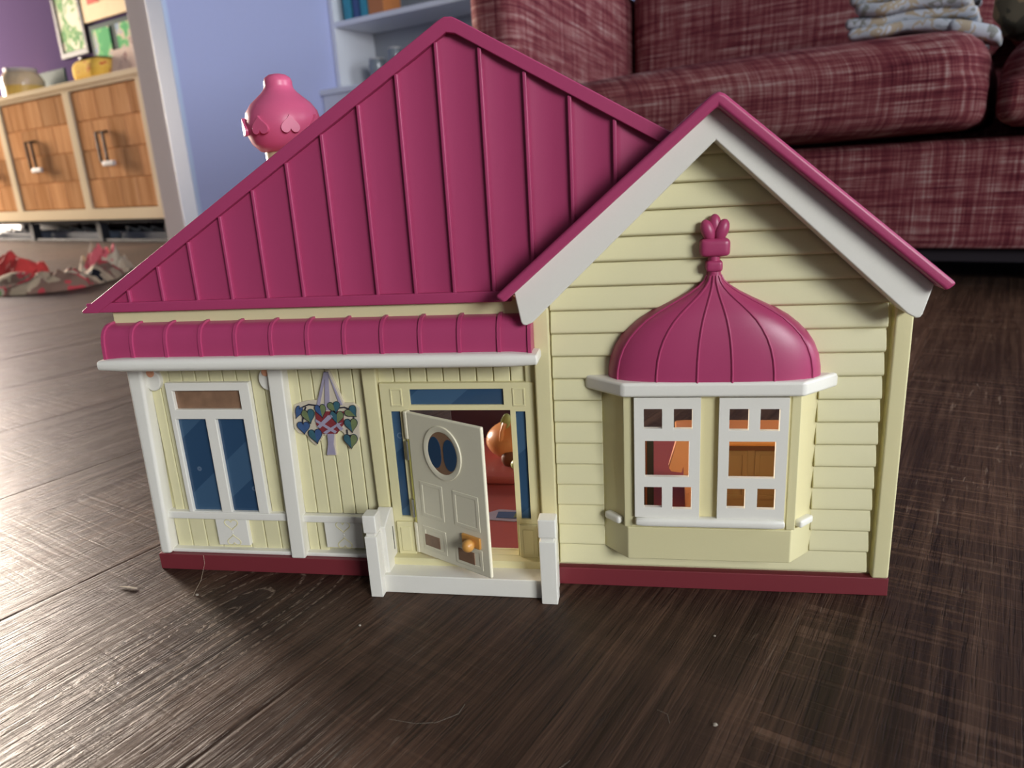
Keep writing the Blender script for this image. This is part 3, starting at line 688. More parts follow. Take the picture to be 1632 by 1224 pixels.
# roof of the wing: a chevron slab overhanging the front
def chev(ax, az, hw, sl, th, endcut=0.0, rnd=True):
    o = [(ax - hw, az - hw * sl), (ax - 0.004, az - 0.004 * sl + 0.0004), (ax, az - 0.0010), (ax + 0.004, az - 0.004 * sl + 0.0004), (ax + hw, az - hw * sl)]
    i = [(ax + hw - endcut, az - hw * sl - th + endcut * sl), (ax, az - th), (ax - hw + endcut, az - hw * sl - th + endcut * sl)]
    return o + i
wr = hp('wing_roof', prism(chev(0.4343, 0.3362, 0.1345, 0.842, 0.0090, 0.0055), -0.0310, 0.1500), 'magenta', bevel=0.0022, seg=3)
BO = [(0.4335, 0.3292), (0.3105, 0.2240), (0.3145, 0.2035), (0.3165, 0.2018), (0.3195, 0.2022), (0.4343, 0.3092), (0.5515, 0.2016), (0.5535, 0.2010), (0.5555, 0.2022), (0.5605, 0.2190)]
BO = [(0.4335, 0.3292), (0.3105, 0.2240), (0.3140, 0.2045), (0.3150, 0.2024), (0.3172, 0.2018), (0.3215, 0.2036), (0.4343, 0.3092), (0.5470, 0.2040), (0.5520, 0.2012), (0.5542, 0.2014), (0.5556, 0.2035), (0.5603, 0.2215)]
hp('barge_board', prism(BO, -0.0205, 0.0005), 'white', bevel=0.0010, seg=2, label='off white gable board under the wing roof')

# ---- bay window
BP = [(0.3622, 0.0066), (0.3815, -0.0130), (0.4888, -0.0130), (0.5082, 0.0066)]
bay = hp('bay_window', panel(0.3815, 0.4888, 0.0315, 0.1560, [(0.3905, 0.4250, 0.0700, 0.1450), (0.4450, 0.4800, 0.0700, 0.1450)], -0.0130, -0.0095), 'cream', bevel=0.0008, label='cream bay front')
for (x0, y0), (x1, y1) in ((BP[0], BP[1]), (BP[2], BP[3])):
    d = Vector((x1 - x0, y1 - y0)).normalized(); n = Vector((-d.y, d.x)) * 0.0028
    hp('bay_side', zprism([(x0, y0), (x1, y1), (x1 + n.x, y1 + n.y), (x0 + n.x, y0 + n.y)], 0.0315, 0.1560), 'cream', bay, 0.0008)
    # raised upright at the corner
    cx, cy = (x1, y1) if x0 < 0.4 else (x0, y0)
    hp('bay_corner_strip', box(cx - 0.0030, cx + 0.0030, cy - 0.0010, cy + 0.004, 0.0560, 0.1540), 'cream', bay, 0.0008)
def bay_outline(g, yb=0.0066): return [(BP[0][0] - g, yb), (BP[1][0] - g * 0.5, BP[1][1] - g), (BP[2][0] + g * 0.5, BP[2][1] - g), (BP[3][0] + g, yb)]
hp('bay_skirt', zprism(bay_outline(0.0012), 0.0312, 0.0560), 'cream', bay, 0.0008)
hp('bay_sill', roundbox((0.4353, -0.0155, 0.0617), (0.0985, 0.0080, 0.0066), 0.0028, 4), 'white', bay, 0)
for (px, py, an) in ((0.3712, -0.0052, -45.5), (0.4990, -0.0052, 45.5)):
    rt = Matrix.Rotation(math.radians(an), 3, 'Z')
    hp('side_sill', roundbox((px, py, 0.0592), (0.0150, 0.0060, 0.0055), 0.0018, 3, rot=rt), 'white', bay, 0)
hp('bay_cornice', zprism([(0.3525, 0.0066), (0.3530, 0.0015), (0.3782, -0.0205), (0.4918, -0.0205), (0.5165, 0.0015), (0.5170, 0.0066)], 0.1523, 0.1622), 'white', bay, 0.0022, 4, label='off white cornice')
def casement(x0, x1, z0, z1, P):
    P = [(a - 0.0007, b + 0.0007, c - 0.0006, d + 0.0006) for a, b, c, d in P]
    c = hp('casement', panel(x0, x1, z0, z1, P, -0.0168, -0.0132), 'white', bay, 0.0012, 3, label='off white casement with five openings')
    return c
casement(0.3858, 0.4288, 0.0650, 0.1512, [(0.3929, 0.4034, 0.1303, 0.1428), (0.4123, 0.4228, 0.1301, 0.1428), (0.3936, 0.4210, 0.0957, 0.1204), (0.3928, 0.4033, 0.0731, 0.0870), (0.4117, 0.4228, 0.0722, 0.0873)])
casement(0.4404, 0.4838, 0.0650, 0.1508, [(0.4476, 0.4584, 0.1292, 0.1427), (0.4669, 0.4776, 0.1288, 0.1426), (0.4479, 0.4759, 0.0955, 0.1202), (0.4473, 0.4577, 0.0736, 0.0866), (0.4668, 0.4769, 0.0731, 0.0869)])

# onion roof over the bay
DP = [(0.1600, 0.0685, 0.0190), (0.1680, 0.0680, 0.0190), (0.1755, 0.0665, 0.0187), (0.1830, 0.0635, 0.0181), (0.1895, 0.0592, 0.0173), (0.1955, 0.0535, 0.0163), (0.2010, 0.0468, 0.0151), (0.2052, 0.0398, 0.0137), (0.2091, 0.0325, 0.0120), (0.2130, 0.0245, 0.0101), (0.2170, 0.0168, 0.0083), (0.2210, 0.0105, 0.0067), (0.2245, 0.0066, 0.0054), (0.2280, 0.0048, 0.0046), (0.2310, 0.0045, 0.0045)]
DX = 0.4370
def plan(t, w_, d_):
    """half plan of the dome: flat front, chamfered sides, rounded corners"""
    e = 0.62
    cx_, sx_ = math.cos(t), math.sin(t)
    return (-math.copysign(abs(cx_) ** e, cx_) * w_, 0.0066 - abs(sx_) ** e * (d_ + 0.0066))
NT = 40; bm = bmesh.new(); rings = []
for z, w_, d_ in DP:
    rings.append([bm.verts.new((DX + plan(math.pi * k / NT, w_, d_)[0], plan(math.pi * k / NT, w_, d_)[1], z)) for k in range(NT + 1)])
for a, c in zip(rings, rings[1:]):
    for k in range(NT): bm.faces.new((a[k], a[k + 1], c[k + 1], c[k]))
for a, c in zip(rings, rings[1:]): bm.faces.new((a[0], c[0], c[-1], a[-1]))
bm.faces.new(rings[0][::-1]); bm.faces.new(rings[-1])
dome = hp('bay_dome', bm, 'magenta', bevel=0)
for fx in (-0.905, -0.535, -0.160, 0.157, 0.535, 0.890):
    e = 0.62; t = math.acos(max(-1, min(1, -math.copysign(abs(fx) ** (1 / e), fx))))
    pts = []
    for z, w_, d_ in DP[:-1]:
        x, y = plan(t, w_, d_); pts.append((DX + x, y - 0.0001, z))
    hp('dome_rib', tube(pts, 0.0008, 6), 'magenta', dome, 0)
fin = hp('finial', roundbox((0.4366, -0.0010, 0.2339), (0.0104, 0.0100, 0.0070), 0.0020, 3), 'magenta', dome, 0)
hp('finial_neck', lathe([(0.0038, 0.2290), (0.0038, 0.2420)], (0.4366, -0.0010, 0), 14), 'magenta', dome, 0)
hp('finial_block', roundbox((0.4368, -0.0012, 0.2456), (0.0185, 0.0120, 0.0112), 0.0030, 3), 'magenta', dome, 0)
for dx, dy, dz, an, h in ((0.0, 0.0006, 0.0018, 0.0, 0.0076), (-0.0042, -0.0012, -0.0006, -0.36, 0.0072), (0.0042, -0.0012, -0.0006, 0.36, 0.0072)):
    hp('finial_petal', ellipsoid((0.4366 + dx, -0.0014 + dy, 0.2566 + dz), (0.0043, 0.0038, h), 16, 12, rot=Matrix.Rotation(an, 3, 'Y')), 'magenta', dome, 0)

# hanging basket print on the wall
def hb(cx, cy):
    px, py = 460 + cx / 7.65, 580 + cy / 7.65
    return (0.1629 + (px - 520) * 0.000480 - (py - 592) * 0.0000685, 0.1648 - (py - 592) * 0.000497)
k1 = 0.000480 / 7.65
basket = hp('hanging_basket', prism([hb(*p) for p in ((60, 480), (180, 440), (300, 425), (340, 430), (430, 190), (455, 70), (495, 70), (560, 190), (690, 460), (800, 460), (880, 520), (890, 640), (880, 760), (890, 880), (850, 960), (770, 1020), (710, 950), (690, 830), (640, 790), (580, 850), (590, 1020), (605, 1105), (480, 1110), (490, 980), (470, 860), (430, 850), (390, 930), (340, 985), (270, 930), (210, 850), (110, 830), (55, 760), (45, 600))], 0.0068, 0.0090), 'clearfilm', bevel=0.0004, label='hanging flower basket plaque')
def flat(name, poly, material, y=0.0066, t=0.0007): return hp(name, prism([hb(*p) for p in poly], y - t, y + 0.0006), material, basket, 0)
flat('strap', [(335, 560), (375, 560), (468, 90), (440, 90)], 'lilac'); flat('strap', [(455, 540), (520, 540), (492, 90), (455, 90)], 'lilac', 0.0064); flat('strap', [(640, 480), (675, 480), (520, 160), (490, 100)], 'lilac', 0.0065)
flat('basket_bowl', [(335, 560), (690, 560), (690, 720), (610, 830), (430, 830), (350, 720)], 'basketred', 0.0064)
for pi_, p in enumerate((((340, 650), (340, 680), (590, 825), (610, 800)), ((420, 690), (440, 720), (560, 620), (530, 590)), ((360, 740), (400, 760), (540, 640), (500, 600)), ((440, 810), (480, 830), (680, 690), (620, 700)), ((620, 690), (690, 770), (660, 790), (600, 720)))):
    flat('lattice', p, 'lilac', 0.0061 - 0.00012 * pi_)
flat('tassel', [(490, 830), (575, 830), (565, 960), (595, 1090), (485, 1090), (500, 960)], 'lilac', 0.0063)
def vine(pts): hp('vine', tube([(hb(*p)[0], 0.0061, hb(*p)[1]) for p in pts], 0.00055, 6), 'vine', basket, 0)
vine([(110, 570), (160, 510), (250, 475), (340, 485), (400, 520)]); vine([(215, 505), (180, 590), (170, 700)]); vine([(600, 520), (700, 510), (780, 540)]); vine([(815, 600), (820, 690)]); vine([(735, 780), (745, 850), (790, 850)])
for cx, cy, sx, sy, an, l, r in ((120, 570, 75, 150, -0.45, 'leaf_blue', 'leaf_blue'), (255, 620, 150, 160, 0.15, 'leaf_olive', 'leaf_teal'), (190, 760, 145, 140, 0.0, 'leaf_blue', 'leaf_blue'), (345, 865, 155, 165, 0.1, 'leaf_teal', 'leaf_blue'), (410, 555, 125, 150, 0.12, 'leaf_blue', 'leaf_olive'), (578, 515, 145, 135, 0.15, 'leaf_olive', 'leaf_teal'), (612, 632, 150, 150, -0.1, 'leaf_teal', 'leaf_olive'), (800, 570, 150, 125, 0.7, 'leaf_olive', 'leaf_teal'), (793, 730, 145, 155, 0.05, 'leaf_teal', 'leaf_olive'), (790, 925, 155, 165, 0.0, 'leaf_teal', 'leaf_olive')):
    c = hb(cx, cy); out = heart(c[0], c[1], sx * k1 * 1.12, sy * k1 * 1.15, 28, an)
    lf = hp('leaf', prism(out, 0.0054, 0.0064), l, basket, 0)
    half = out[0:15]
    bm = prism(half, 0.00525, 0.0058); 
    hp('leaf_half', bm, r, basket, 0)
    hp('leaf_outline', tube([(x, 0.0054, z) for x, z in out + out[:1]], 0.00022, 5), 'vine', basket, 0)

# sticker on the inside floor
hp('floor_print', zprism([(0.262, 0.072), (0.285, 0.070), (0.300, 0.078), (0.292, 0.090), (0.268, 0.092), (0.258, 0.084)], 0.0141, 0.0146), 'lilac', bevel=0, label='lilac and blue printed patch')
hp('floor_print', zprism([(0.268, 0.076), (0.284, 0.075), (0.294, 0.080), (0.284, 0.087), (0.268, 0.087)], 0.0145, 0.0149), 'leaf_blue', bevel=0)
hp('floor_print', zprism([(0.283, 0.076), (0.294, 0.080), (0.284, 0.086)], 0.0148, 0.0151), 'leaf_olive', bevel=0)

# ================================================================== toys inside the house
t = thing('toy_platform', (0.25, 0.20, 0.0142), 'low brick red toy bench seen through the open dollhouse door', 'toy bench')
ob('seat', roundbox((0.245, 0.195, 0.0190), (0.130, 0.105, 0.0098), 0.0040, 4), 'redfloor', t)
bb = ob('shade_sheet', box(0.188, 0.285, 0.2480, 0.2550, 0.0145, 0.0950), 'plum', t, 0.0015, label='dark plum sheet added as shade behind the bench')  # sheet added to make the view through the door dark
for x, sc, an in ((0.2330, 1.0, 0.25), (0.2510, 1.0, -0.25), (0.199, 0.6, 1.5)):
    ob('applique', ellipsoid((x, 0.2475, 0.0700), (0.0125 * sc, 0.0030, 0.0062 * sc), 16, 10, rot=Matrix.Rotation(an, 3, 'Y')), 'peach', bb, label='orange petal decoration')
t = thing('toy_pumpkin', (0.268, 0.190, 0.0240), 'shiny orange pumpkin shaped toy with green leaf behind the open door', 'toy')
ob('body', ellipsoid((0.272, 0.190, 0.0425), (0.0330, 0.0260, 0.0205), 28, 18), 'orange', t)
ob('leaf', ellipsoid((0.2620, 0.178, 0.0655), (0.0050, 0.0025, 0.0085), 14, 10, rot=Matrix.Rotation(0.3, 3, 'Y')), 'leafgreen', t, label='green leaf')
ob('stem', tube([(0.2580, 0.170, 0.0480), (0.2590, 0.170, 0.0570), (0.2615, 0.174, 0.0650)], 0.0024, 10), 'orange', t)
ob('patch', ellipsoid((0.2680, 0.1700, 0.0320), (0.0120, 0.0080, 0.0095), 16, 10, rot=Matrix.Rotation(-0.6, 3, 'Y')), 'browndark', t, label='dark brown patch')
ob('foot', ellipsoid((0.2760, 0.1560, 0.0300), (0.0075, 0.0060, 0.0060), 14, 10), 'leafgreen', t, label='pale green foot')
ob('arm', ellipsoid((0.2820, 0.1640, 0.0400), (0.0060, 0.0060, 0.0080), 14, 10), 'orange', t)
ob('tuft', ellipsoid((0.2800, 0.1720, 0.0640), (0.0060, 0.0050, 0.0080), 14, 10), 'peach', t)
t = thing('toy_counter', (0.47, 0.125, 0.0142), 'small tan toy kitchen counter with orange top behind the bay window', 'toy furniture')
ob('body', box(0.430, 0.545, 0.1060, 0.145, 0.0142, 0.0720), 'tan', t, 0.001)
for x0, x1 in ((0.436, 0.4775), (0.4835, 0.526)):
    ob('door_panel', panel(x0, x1, 0.022, 0.066, [(x0 + 0.004, x1 - 0.004, 0.026, 0.062)], 0.1050, 0.1064), 'tan', t, 0.0004)
ob('apron', box(0.4290, 0.546, 0.1000, 0.146, 0.0680, 0.0745), 'browndark', t, 0.0005, label='dark brown apron under the top')
ob('top', roundbox((0.4855, 0.1170, 0.0775), (0.1310, 0.0500, 0.0070), 0.003, 4), 'orange', t, label='orange counter top')
ob('cloth', prism([(0.4195, 0.0815), (0.4330, 0.0815), (0.4340, 0.0600), (0.4325, 0.0350), (0.4270, 0.0330), (0.4245, 0.0560), (0.4235, 0.0520), (0.4150, 0.0530), (0.4130, 0.0560), (0.4180, 0.0750)], 0.0900, 0.0990), 'peach', t, 0.0025, 3, label='peach cloth hanging at the corner')
ob('leg', tube([(0.4290, 0.0960, 0.0800), (0.4300, 0.0960, 0.0450), (0.4290, 0.0960, 0.0142)], 0.003, 10, radii=[0.0045, 0.004, 0.0022]), 'peach', t)
t = thing('dark_gap_upright', (0.391, 0.10, 0.0142), 'slim black upright standing in for the dark gap at the left of the bay window', 'toy furniture')  # black upright added where only a dark gap shows
ob('upright', box(0.3860, 0.4010, 0.098, 0.103, 0.0142, 0.0860), 'black', t, 0.0006)
ob('rung', tube([(0.3945, 0.0970, 0.016), (0.3945, 0.0970, 0.080)], 0.0010, 8), 'browndark', t)
ob('foot', box(0.3830, 0.4000, 0.092, 0.109, 0.0142, 0.0165), 'black', t, 0.0005)

# ================================================================== small things on the floor
o = ob('wood_splinter', tube([(-0.0165, -0.0298, 0.0009), (-0.008, -0.0308, 0.0012), (-0.0005, -0.0310, 0.0008)], 0.0008, 6, radii=[0.0003, 0.0009, 0.0004]), 'splinter', base=(-0.008, -0.0305, 0.0))
tag(o, 'tiny pale wood splinter on the floor left of the dollhouse', 'splinter')
o = ob('loose_thread', tube([(0.0405, -0.0006, 0.0140), (0.0420, -0.0030, 0.0080), (0.0460, -0.0170, 0.0012), (0.0500, -0.0330, 0.0003), (0.0515, -0.0365, 0.0003)], 0.00010, 5), 'splinter', base=(0.046, -0.02, 0.0))
tag(o, 'thin pale hair hanging from the dark red plinth to the floor', 'hair')
crumbs = (((0.0545, -0.0362), 0.0011, 'yellowish crumb at the foot of the pale hair'), ((0.4290, -0.1370), 0.0011, 'pale crumb on the bare dark planks in front of the bay window'), ((0.4365, -0.0560), 0.0007, 'tiny white speck on the planks near the bay window'), ((0.1960, -0.0640), 0.0009, 'tiny pale speck just in front of the porch step'))
for (x, y), r, lb in crumbs:
    bm = ellipsoid((x, y, r * 0.7), (r * 1.2, r, r * 0.75), 8, 6)
    for v in bm.verts: v.co += Vector([(random.random() - .5) * r * .4 for _ in range(2)] + [0])
    tag(ob('floor_crumb', bm, 'crumb', base=(x, y, 0)), lb, 'crumb', 'crumbs on the plank floor')
hairs = (([(0.335, -0.183, 0), (0.345, -0.178, 0), (0.352, -0.170, 0)], 'short pale hair near the lower middle of the floor'), ([(0.398, -0.128, 0), (0.4035, -0.131, 0), (0.4045, -0.138, 0)], 'curled pale hair on the planks below the bay window'), ([(0.246, -0.150, 0), (0.262, -0.152, 0), (0.274, -0.150, 0), (0.285, -0.142, 0), (0.287, -0.134, 0)], 'long curving hair on the floor in front of the porch step'))
for pts, lb in hairs:
    tag(ob('stray_hair', tube([(x, y, 0.0004) for x, y, _ in pts], 0.00006, 5), 'crumb', base=pts[0]), lb, 'hair', 'stray hairs on the floor')

# ================================================================== couch (room frame)
sofa = thing('couch', (0.43, 1.95, 0.0), 'red tweed couch with thick seat cushions behind the dollhouse', 'couch', room=True)
def sp(name, bm, material='fabric', parent=None, bevel=0.0, label=None): return ob(name, bm, material, parent or sofa, bevel, 3, label=label)
sp('base', roundbox((0.43, 1.985, 0.192), (2.10, 0.77, 0.238), 0.02, 5))
sp('arm', roundbox((-0.69, 1.965, 0.435), (0.165, 0.86, 0.84), 0.055, 6)); sp('arm', roundbox((1.56, 1.965, 0.435), (0.165, 0.86, 0.84), 0.055, 6))  # arms carried down to the floor to block light under the couch
sp('back', roundbox((0.43, 2.52, 0.525), (2.20, 0.24, 1.01), 0.07, 6))  # lowered to the floor to keep the space underneath dark
def cushion(q0, q1, nm):
    bm = roundbox(((q0 + q1) / 2, 1.895, 0.4220), (q1 - q0, 0.77, 0.192), 0.082, 9, bulge=0.022, rb=0.035)
    for v in bm.verts:
        f = max(0.0, min(1.0, (v.co.x - q0) / (q1 - q0)))
        v.co.z -= 0.020 * (1 - f) ** 2 * (1 if v.co.z > 0.42 else 0)
    return sp(nm, bm)
cushion(-0.605, 0.492, 'seat_cushion'); cushion(0.508, 1.475, 'seat_cushion')
sp('back_cushion', roundbox((-0.055, 2.345, 0.745), (1.09, 0.20, 0.46), 0.07, 7, bulge=0.03)); sp('back_cushion', roundbox((0.99, 2.345, 0.745), (0.97, 0.20, 0.46), 0.07, 7, bulge=0.03))
for q in (-0.66, 1.54):
    for p in (1.60, 2.5): sp('foot', lathe([(0.022, 0.0), (0.03, 0.09)], (q, p, 0), 16), 'framewood', bevel=0.002)
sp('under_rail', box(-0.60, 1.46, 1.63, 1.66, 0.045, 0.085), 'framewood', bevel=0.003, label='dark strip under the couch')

# folded throw and soft toy on the seat
throw = thing('folded_throw', (0.33, 1.74, 0.535), 'folded pale patterned throw lying on the couch cushion', 'blanket', room=True)
rg = random.Random(5)
def cloth_fold(q0, q1, p0, p1, z0, th, seed, droop=0.0):
    bm = roundbox(((q0 + q1) / 2, (p0 + p1) / 2, z0 + th / 2), (q1 - q0, p1 - p0, th), th * 0.49, 9)
    for v in bm.verts:
        nz = noise.noise(Vector((v.co.x * 14 + seed, v.co.y * 9, v.co.z * 6 + seed)))
        v.co.z += nz * th * 0.30; v.co.y += nz * 0.014
        f = max(0.0, (v.co.x - (q1 - 0.12)) / 0.12); v.co.z -= droop * f * f
    return bm
for i, (q0, q1, z0, th, dr) in enumerate(((0.205, 0.470, 0.534, 0.026, 0.030), (0.195, 0.455, 0.558, 0.025, 0.012), (0.215, 0.440, 0.581, 0.026, 0.008), (0.200, 0.445, 0.605, 0.027, 0.0), (0.210, 0.430, 0.630, 0.027, 0.0))):
    ob('fold', cloth_fold(q0, q1, 1.650 + 0.016 * (i % 2), 1.98, z0, th, 3.3 * i, dr), 'quilt', throw)
ob('fold', cloth_fold(0.400, 0.500, 1.640, 1.80, 0.520, 0.034, 9.0, 0.03), 'quilt', throw)
bm = roundbox((0.545, 1.86, 0.585), (0.13, 0.16, 0.13), 0.055, 8)
for v in bm.verts: v.co += Vector((1, 1, 1)) * 0.014 * noise.noise(v.co * 22)
o = ob('soft_toy', bm, 'plush', room=True, base=(0.545, 1.86, 0.525)); tag(o, 'dark brown soft bundle beside the folded throw', 'soft toy')

# ================================================================== oak fronted cabinet
cab = thing('sideboard', (-4.7, 2.42, 0.0), 'long white sideboard with oak tile doors by the purple wall', 'sideboard', room=True)
def cp(name, bm, material, parent=None, bevel=0.003, label=None): return ob(name, bm, material, parent or cab, bevel, 2, label=label)
cp('frame', panel(-6.05, -3.43, 0.140, 0.922, [(-4.205, -3.492, 0.205, 0.885), (-5.105, -4.280, 0.205, 0.885), (-6.0, -5.180, 0.205, 0.885)], 2.20, 2.235), 'cabwhite')
cp('carcass', box(-6.04, -3.44, 2.235, 2.62, 0.142, 0.920), 'cabwhite')
cp('top_board', box(-6.06, -3.42, 2.185, 2.635, 0.905, 0.935), 'cabwhite')
tile_cache = {}
def tile_mesh(wd, ht):
    key = (round(wd, 3), round(ht, 3))
    if key not in tile_cache:
        bm = bmesh.new(); c = 0.004; x, z = wd / 2 - 0.0015, ht / 2 - 0.0015
        bk = [bm.verts.new((sx * x, 0.006, sz * z)) for sx, sz in ((-1, -1), (1, -1), (1, 1), (-1, 1))]; fr = [bm.verts.new((sx * (x - c), 0.0, sz * (z - c))) for sx, sz in ((-1, -1), (1, -1), (1, 1), (-1, 1))]
        bm.faces.new(fr)
        for i in range(4): bm.faces.new((bk[i], bk[(i + 1) % 4], fr[(i + 1) % 4], fr[i]))
        me = D.meshes.new('oak_tile'); bm.to_mesh(me); bm.free(); me.materials.append(M['oak']); tile_cache[key] = me
    return tile_cache[key]
cb = ORIG['sideboard']
for di, (a, b2) in enumerate(((-4.200, -3.497), (-5.100, -4.285), (-5.995, -5.185))):
    dr = cp('door', box(a, b2, 2.212, 2.240, 0.210, 0.880), 'oak')
    n = 4; wd = (b2 - a) / n; ht = 0.670 / 4
    for r in range(4):
        xs = [a + wd * k for k in range(n + 1)] if r % 2 == 0 else [a] + [a + wd * (k + 0.5) for k in range(n)] + [b2]
        for x0, x1 in zip(xs, xs[1:]):
            link('oak_tile', tile_mesh(x1 - x0, ht), dr, Vector(((x0 + x1) / 2, 2.207, 0.210 + (r + .5) * ht)) - cb)
    hx = (-3.915, -4.775, -5.5)[di]
    for dx in (-0.035, 0.035):
        bm = tube([(hx + dx, 2.206, 0.640), (hx + dx, 2.180, 0.640), (hx + dx, 2.180, 0.470), (hx + dx, 2.206, 0.470)], 0.008, 8)
        cp('handle', bm, 'handle', dr, 0, label='black bar handle')
    cp('child_latch', roundbox((hx + 0.050, 2.176, 0.462), (0.130, 0.014, 0.030), 0.006, 3), 'latch', dr, 0, label='white child latch')
for x in (-3.50, -4.25, -5.14, -5.98):
    cp('base_leg', box(x - 0.025, x + 0.025, 2.24, 2.29, 0.0, 0.142), 'darkgrey'); cp('base_leg', box(x - 0.025, x + 0.025, 2.55, 2.60, 0.0, 0.142), 'darkgrey')
cp('shade_back', box(-6.0, -3.48, 2.57, 2.59, 0.0, 0.141), 'darkgrey'); cp('base_rail', box(-6.0, -3.48, 2.245, 2.275, 0.0, 0.018), 'darkgrey'); cp('base_rail', box(-6.0, -3.48, 2.245, 2.275, 0.115, 0.142), 'darkgrey')  # dark back sheet added to hold the gap under the sideboard in shade
for i, (x0, x1, lb) in enumerate(((-4.15, -3.60, 'blue grey box under the sideboard nearest the wall end'), (-5.05, -4.35, 'blue grey box under the middle of the sideboard'), (-5.9, -5.25, 'blue grey box under the far left of the sideboard'))):
    bxo = thing('storage_box', ((x0 + x1) / 2, 2.42, 0.0), lb, 'box', room=True, group='boxes under the sideboard')
    ob('tray', box(x0, x1, 2.32, 2.53, 0.0, 0.055), 'bluegrey', bxo, 0.006)
    for k in range(4):
        q = x0 + (x1 - x0) * (k + .5) / 4
        ob('cable', tube([(q - .06, 2.36, .055), (q - .02, 2.34, .085), (q + .03, 2.35, .07), (q + .07, 2.37, .058)], 0.006, 6), 'shelfglass', bxo)

# things on the sideboard
t = thing('glass_jar', (-5.13, 2.40, 0.935), 'glass jar of yellow filling on the left of the sideboard', 'jar', room=True)
ob('filling', lathe([(0.125, 0.0), (0.13, 0.02), (0.128, 0.085)], (-5.13, 2.40, 0.935), 28), 'jar', t, 0.004); ob('glass_top', lathe([(0.128, 0.085), (0.13, 0.12), (0.11, 0.16), (0.09, 0.175)], (-5.13, 2.40, 0.935), 28), 'jarglass', t); ob('lid', lathe([(0.098, 0.175), (0.098, 0.195), (0.05, 0.20)], (-5.13, 2.40, 0.935), 24), 'latch', t)
t = thing('dark_tablet', (-5.08, 2.56, 0.935), 'small dark upright panel behind the yellow jar', 'tablet', room=True)
ob('panel', box(-5.26, -4.86, 2.55, 2.565, 0.945, 1.12), 'framegreen', t, 0.004); ob('stand', box(-5.15, -5.0, 2.545, 2.60, 0.935, 0.948), 'framegreen', t, 0.003)
t = thing('round_tin', (-4.17, 2.40, 0.935), 'rounded yellow printed tin on the sideboard beside pale cards', 'tin', room=True)
ob('body', roundbox((-4.165, 2.40, 1.005), (0.30, 0.22, 0.14), 0.06, 6), 'yellowcloth', t); ob('rim', lathe([(0.10, 1.072), (0.10, 1.083)], (-4.165, 2.40, 0), 24), 'framewood', t, 0.002)
for i, (q, wd, ht, lean, lb) in enumerate(((-3.895, 0.19, 0.17, 0.25, 'pale printed card leaning beside the yellow tin'), (-3.68, 0.21, 0.21, 0.15, 'pale printed card leaning nearest the wall end'))):
    bm = box(q - wd / 2, q + wd / 2, 2.36, 2.366, 0.935, 0.935 + ht)
    for v in bm.verts: v.co.y += (v.co.z - 0.935) * lean
    o = thing('greeting_card', (q, 2.37, 0.935), lb, 'card', room=True, group='cards on the sideboard')
    ob('front', bm, 'card', o, 0.0)
    bm = box(q - wd / 2, q + wd / 2, 2.44, 2.446, 0.935, 0.935 + ht)
    for v in bm.verts: v.co.y -= (v.co.z - 0.935) * (0.08 / ht - lean if False else (0.078 - lean * ht) / ht)
    ob('rear_flap', bm, 'card', o, 0.0)
# pictures on the purple wall
def picture(name, q0, q1, z0, z1, fr, art, label, fw=0.035, arts=None):
    t = thing(name, ((q0 + q1) / 2, 2.655, z0), label, 'picture', room=True)
    ob('frame', panel(q0, q1, z0, z1, [(q0 + fw, q1 - fw, z0 + fw, z1 - fw)], 2.636, 2.658), fr, t, 0.003)
    ob('print', box(q0 + fw * .8, q1 - fw * .8, 2.642, 2.656, z0 + fw * .8, z1 - fw * .8), art, t)
    return t
picture('botanical_picture', -5.02, -4.665, 1.195, 1.80, 'framewood', 'art1', 'framed green botanical print on the purple wall')
t = thing('cream_poster', (-4.35, 2.655, 1.37), 'cream poster with red mark hanging above the green double frame', 'poster', room=True)
ob('sheet', box(-4.66, -4.02, 2.640, 2.658, 1.372, 1.75), 'artcream', t, 0.002); ob('red_print', box(-4.575, -4.44, 2.636, 2.641, 1.470, 1.515), 'redmark', t)
t = thing('double_photo_frame', (-4.33, 2.655, 1.10), 'dark green double photo frame under the cream poster', 'picture', room=True)
ob('mount', box(-4.60, -4.05, 2.630, 2.658, 1.08, 1.345), 'framegreen', t, 0.004)
for q in (-4.46, -4.19): ob('photo', box(q - 0.095, q + 0.095, 2.624, 2.632, 1.115, 1.315), 'art2', t, label='bright green photo')

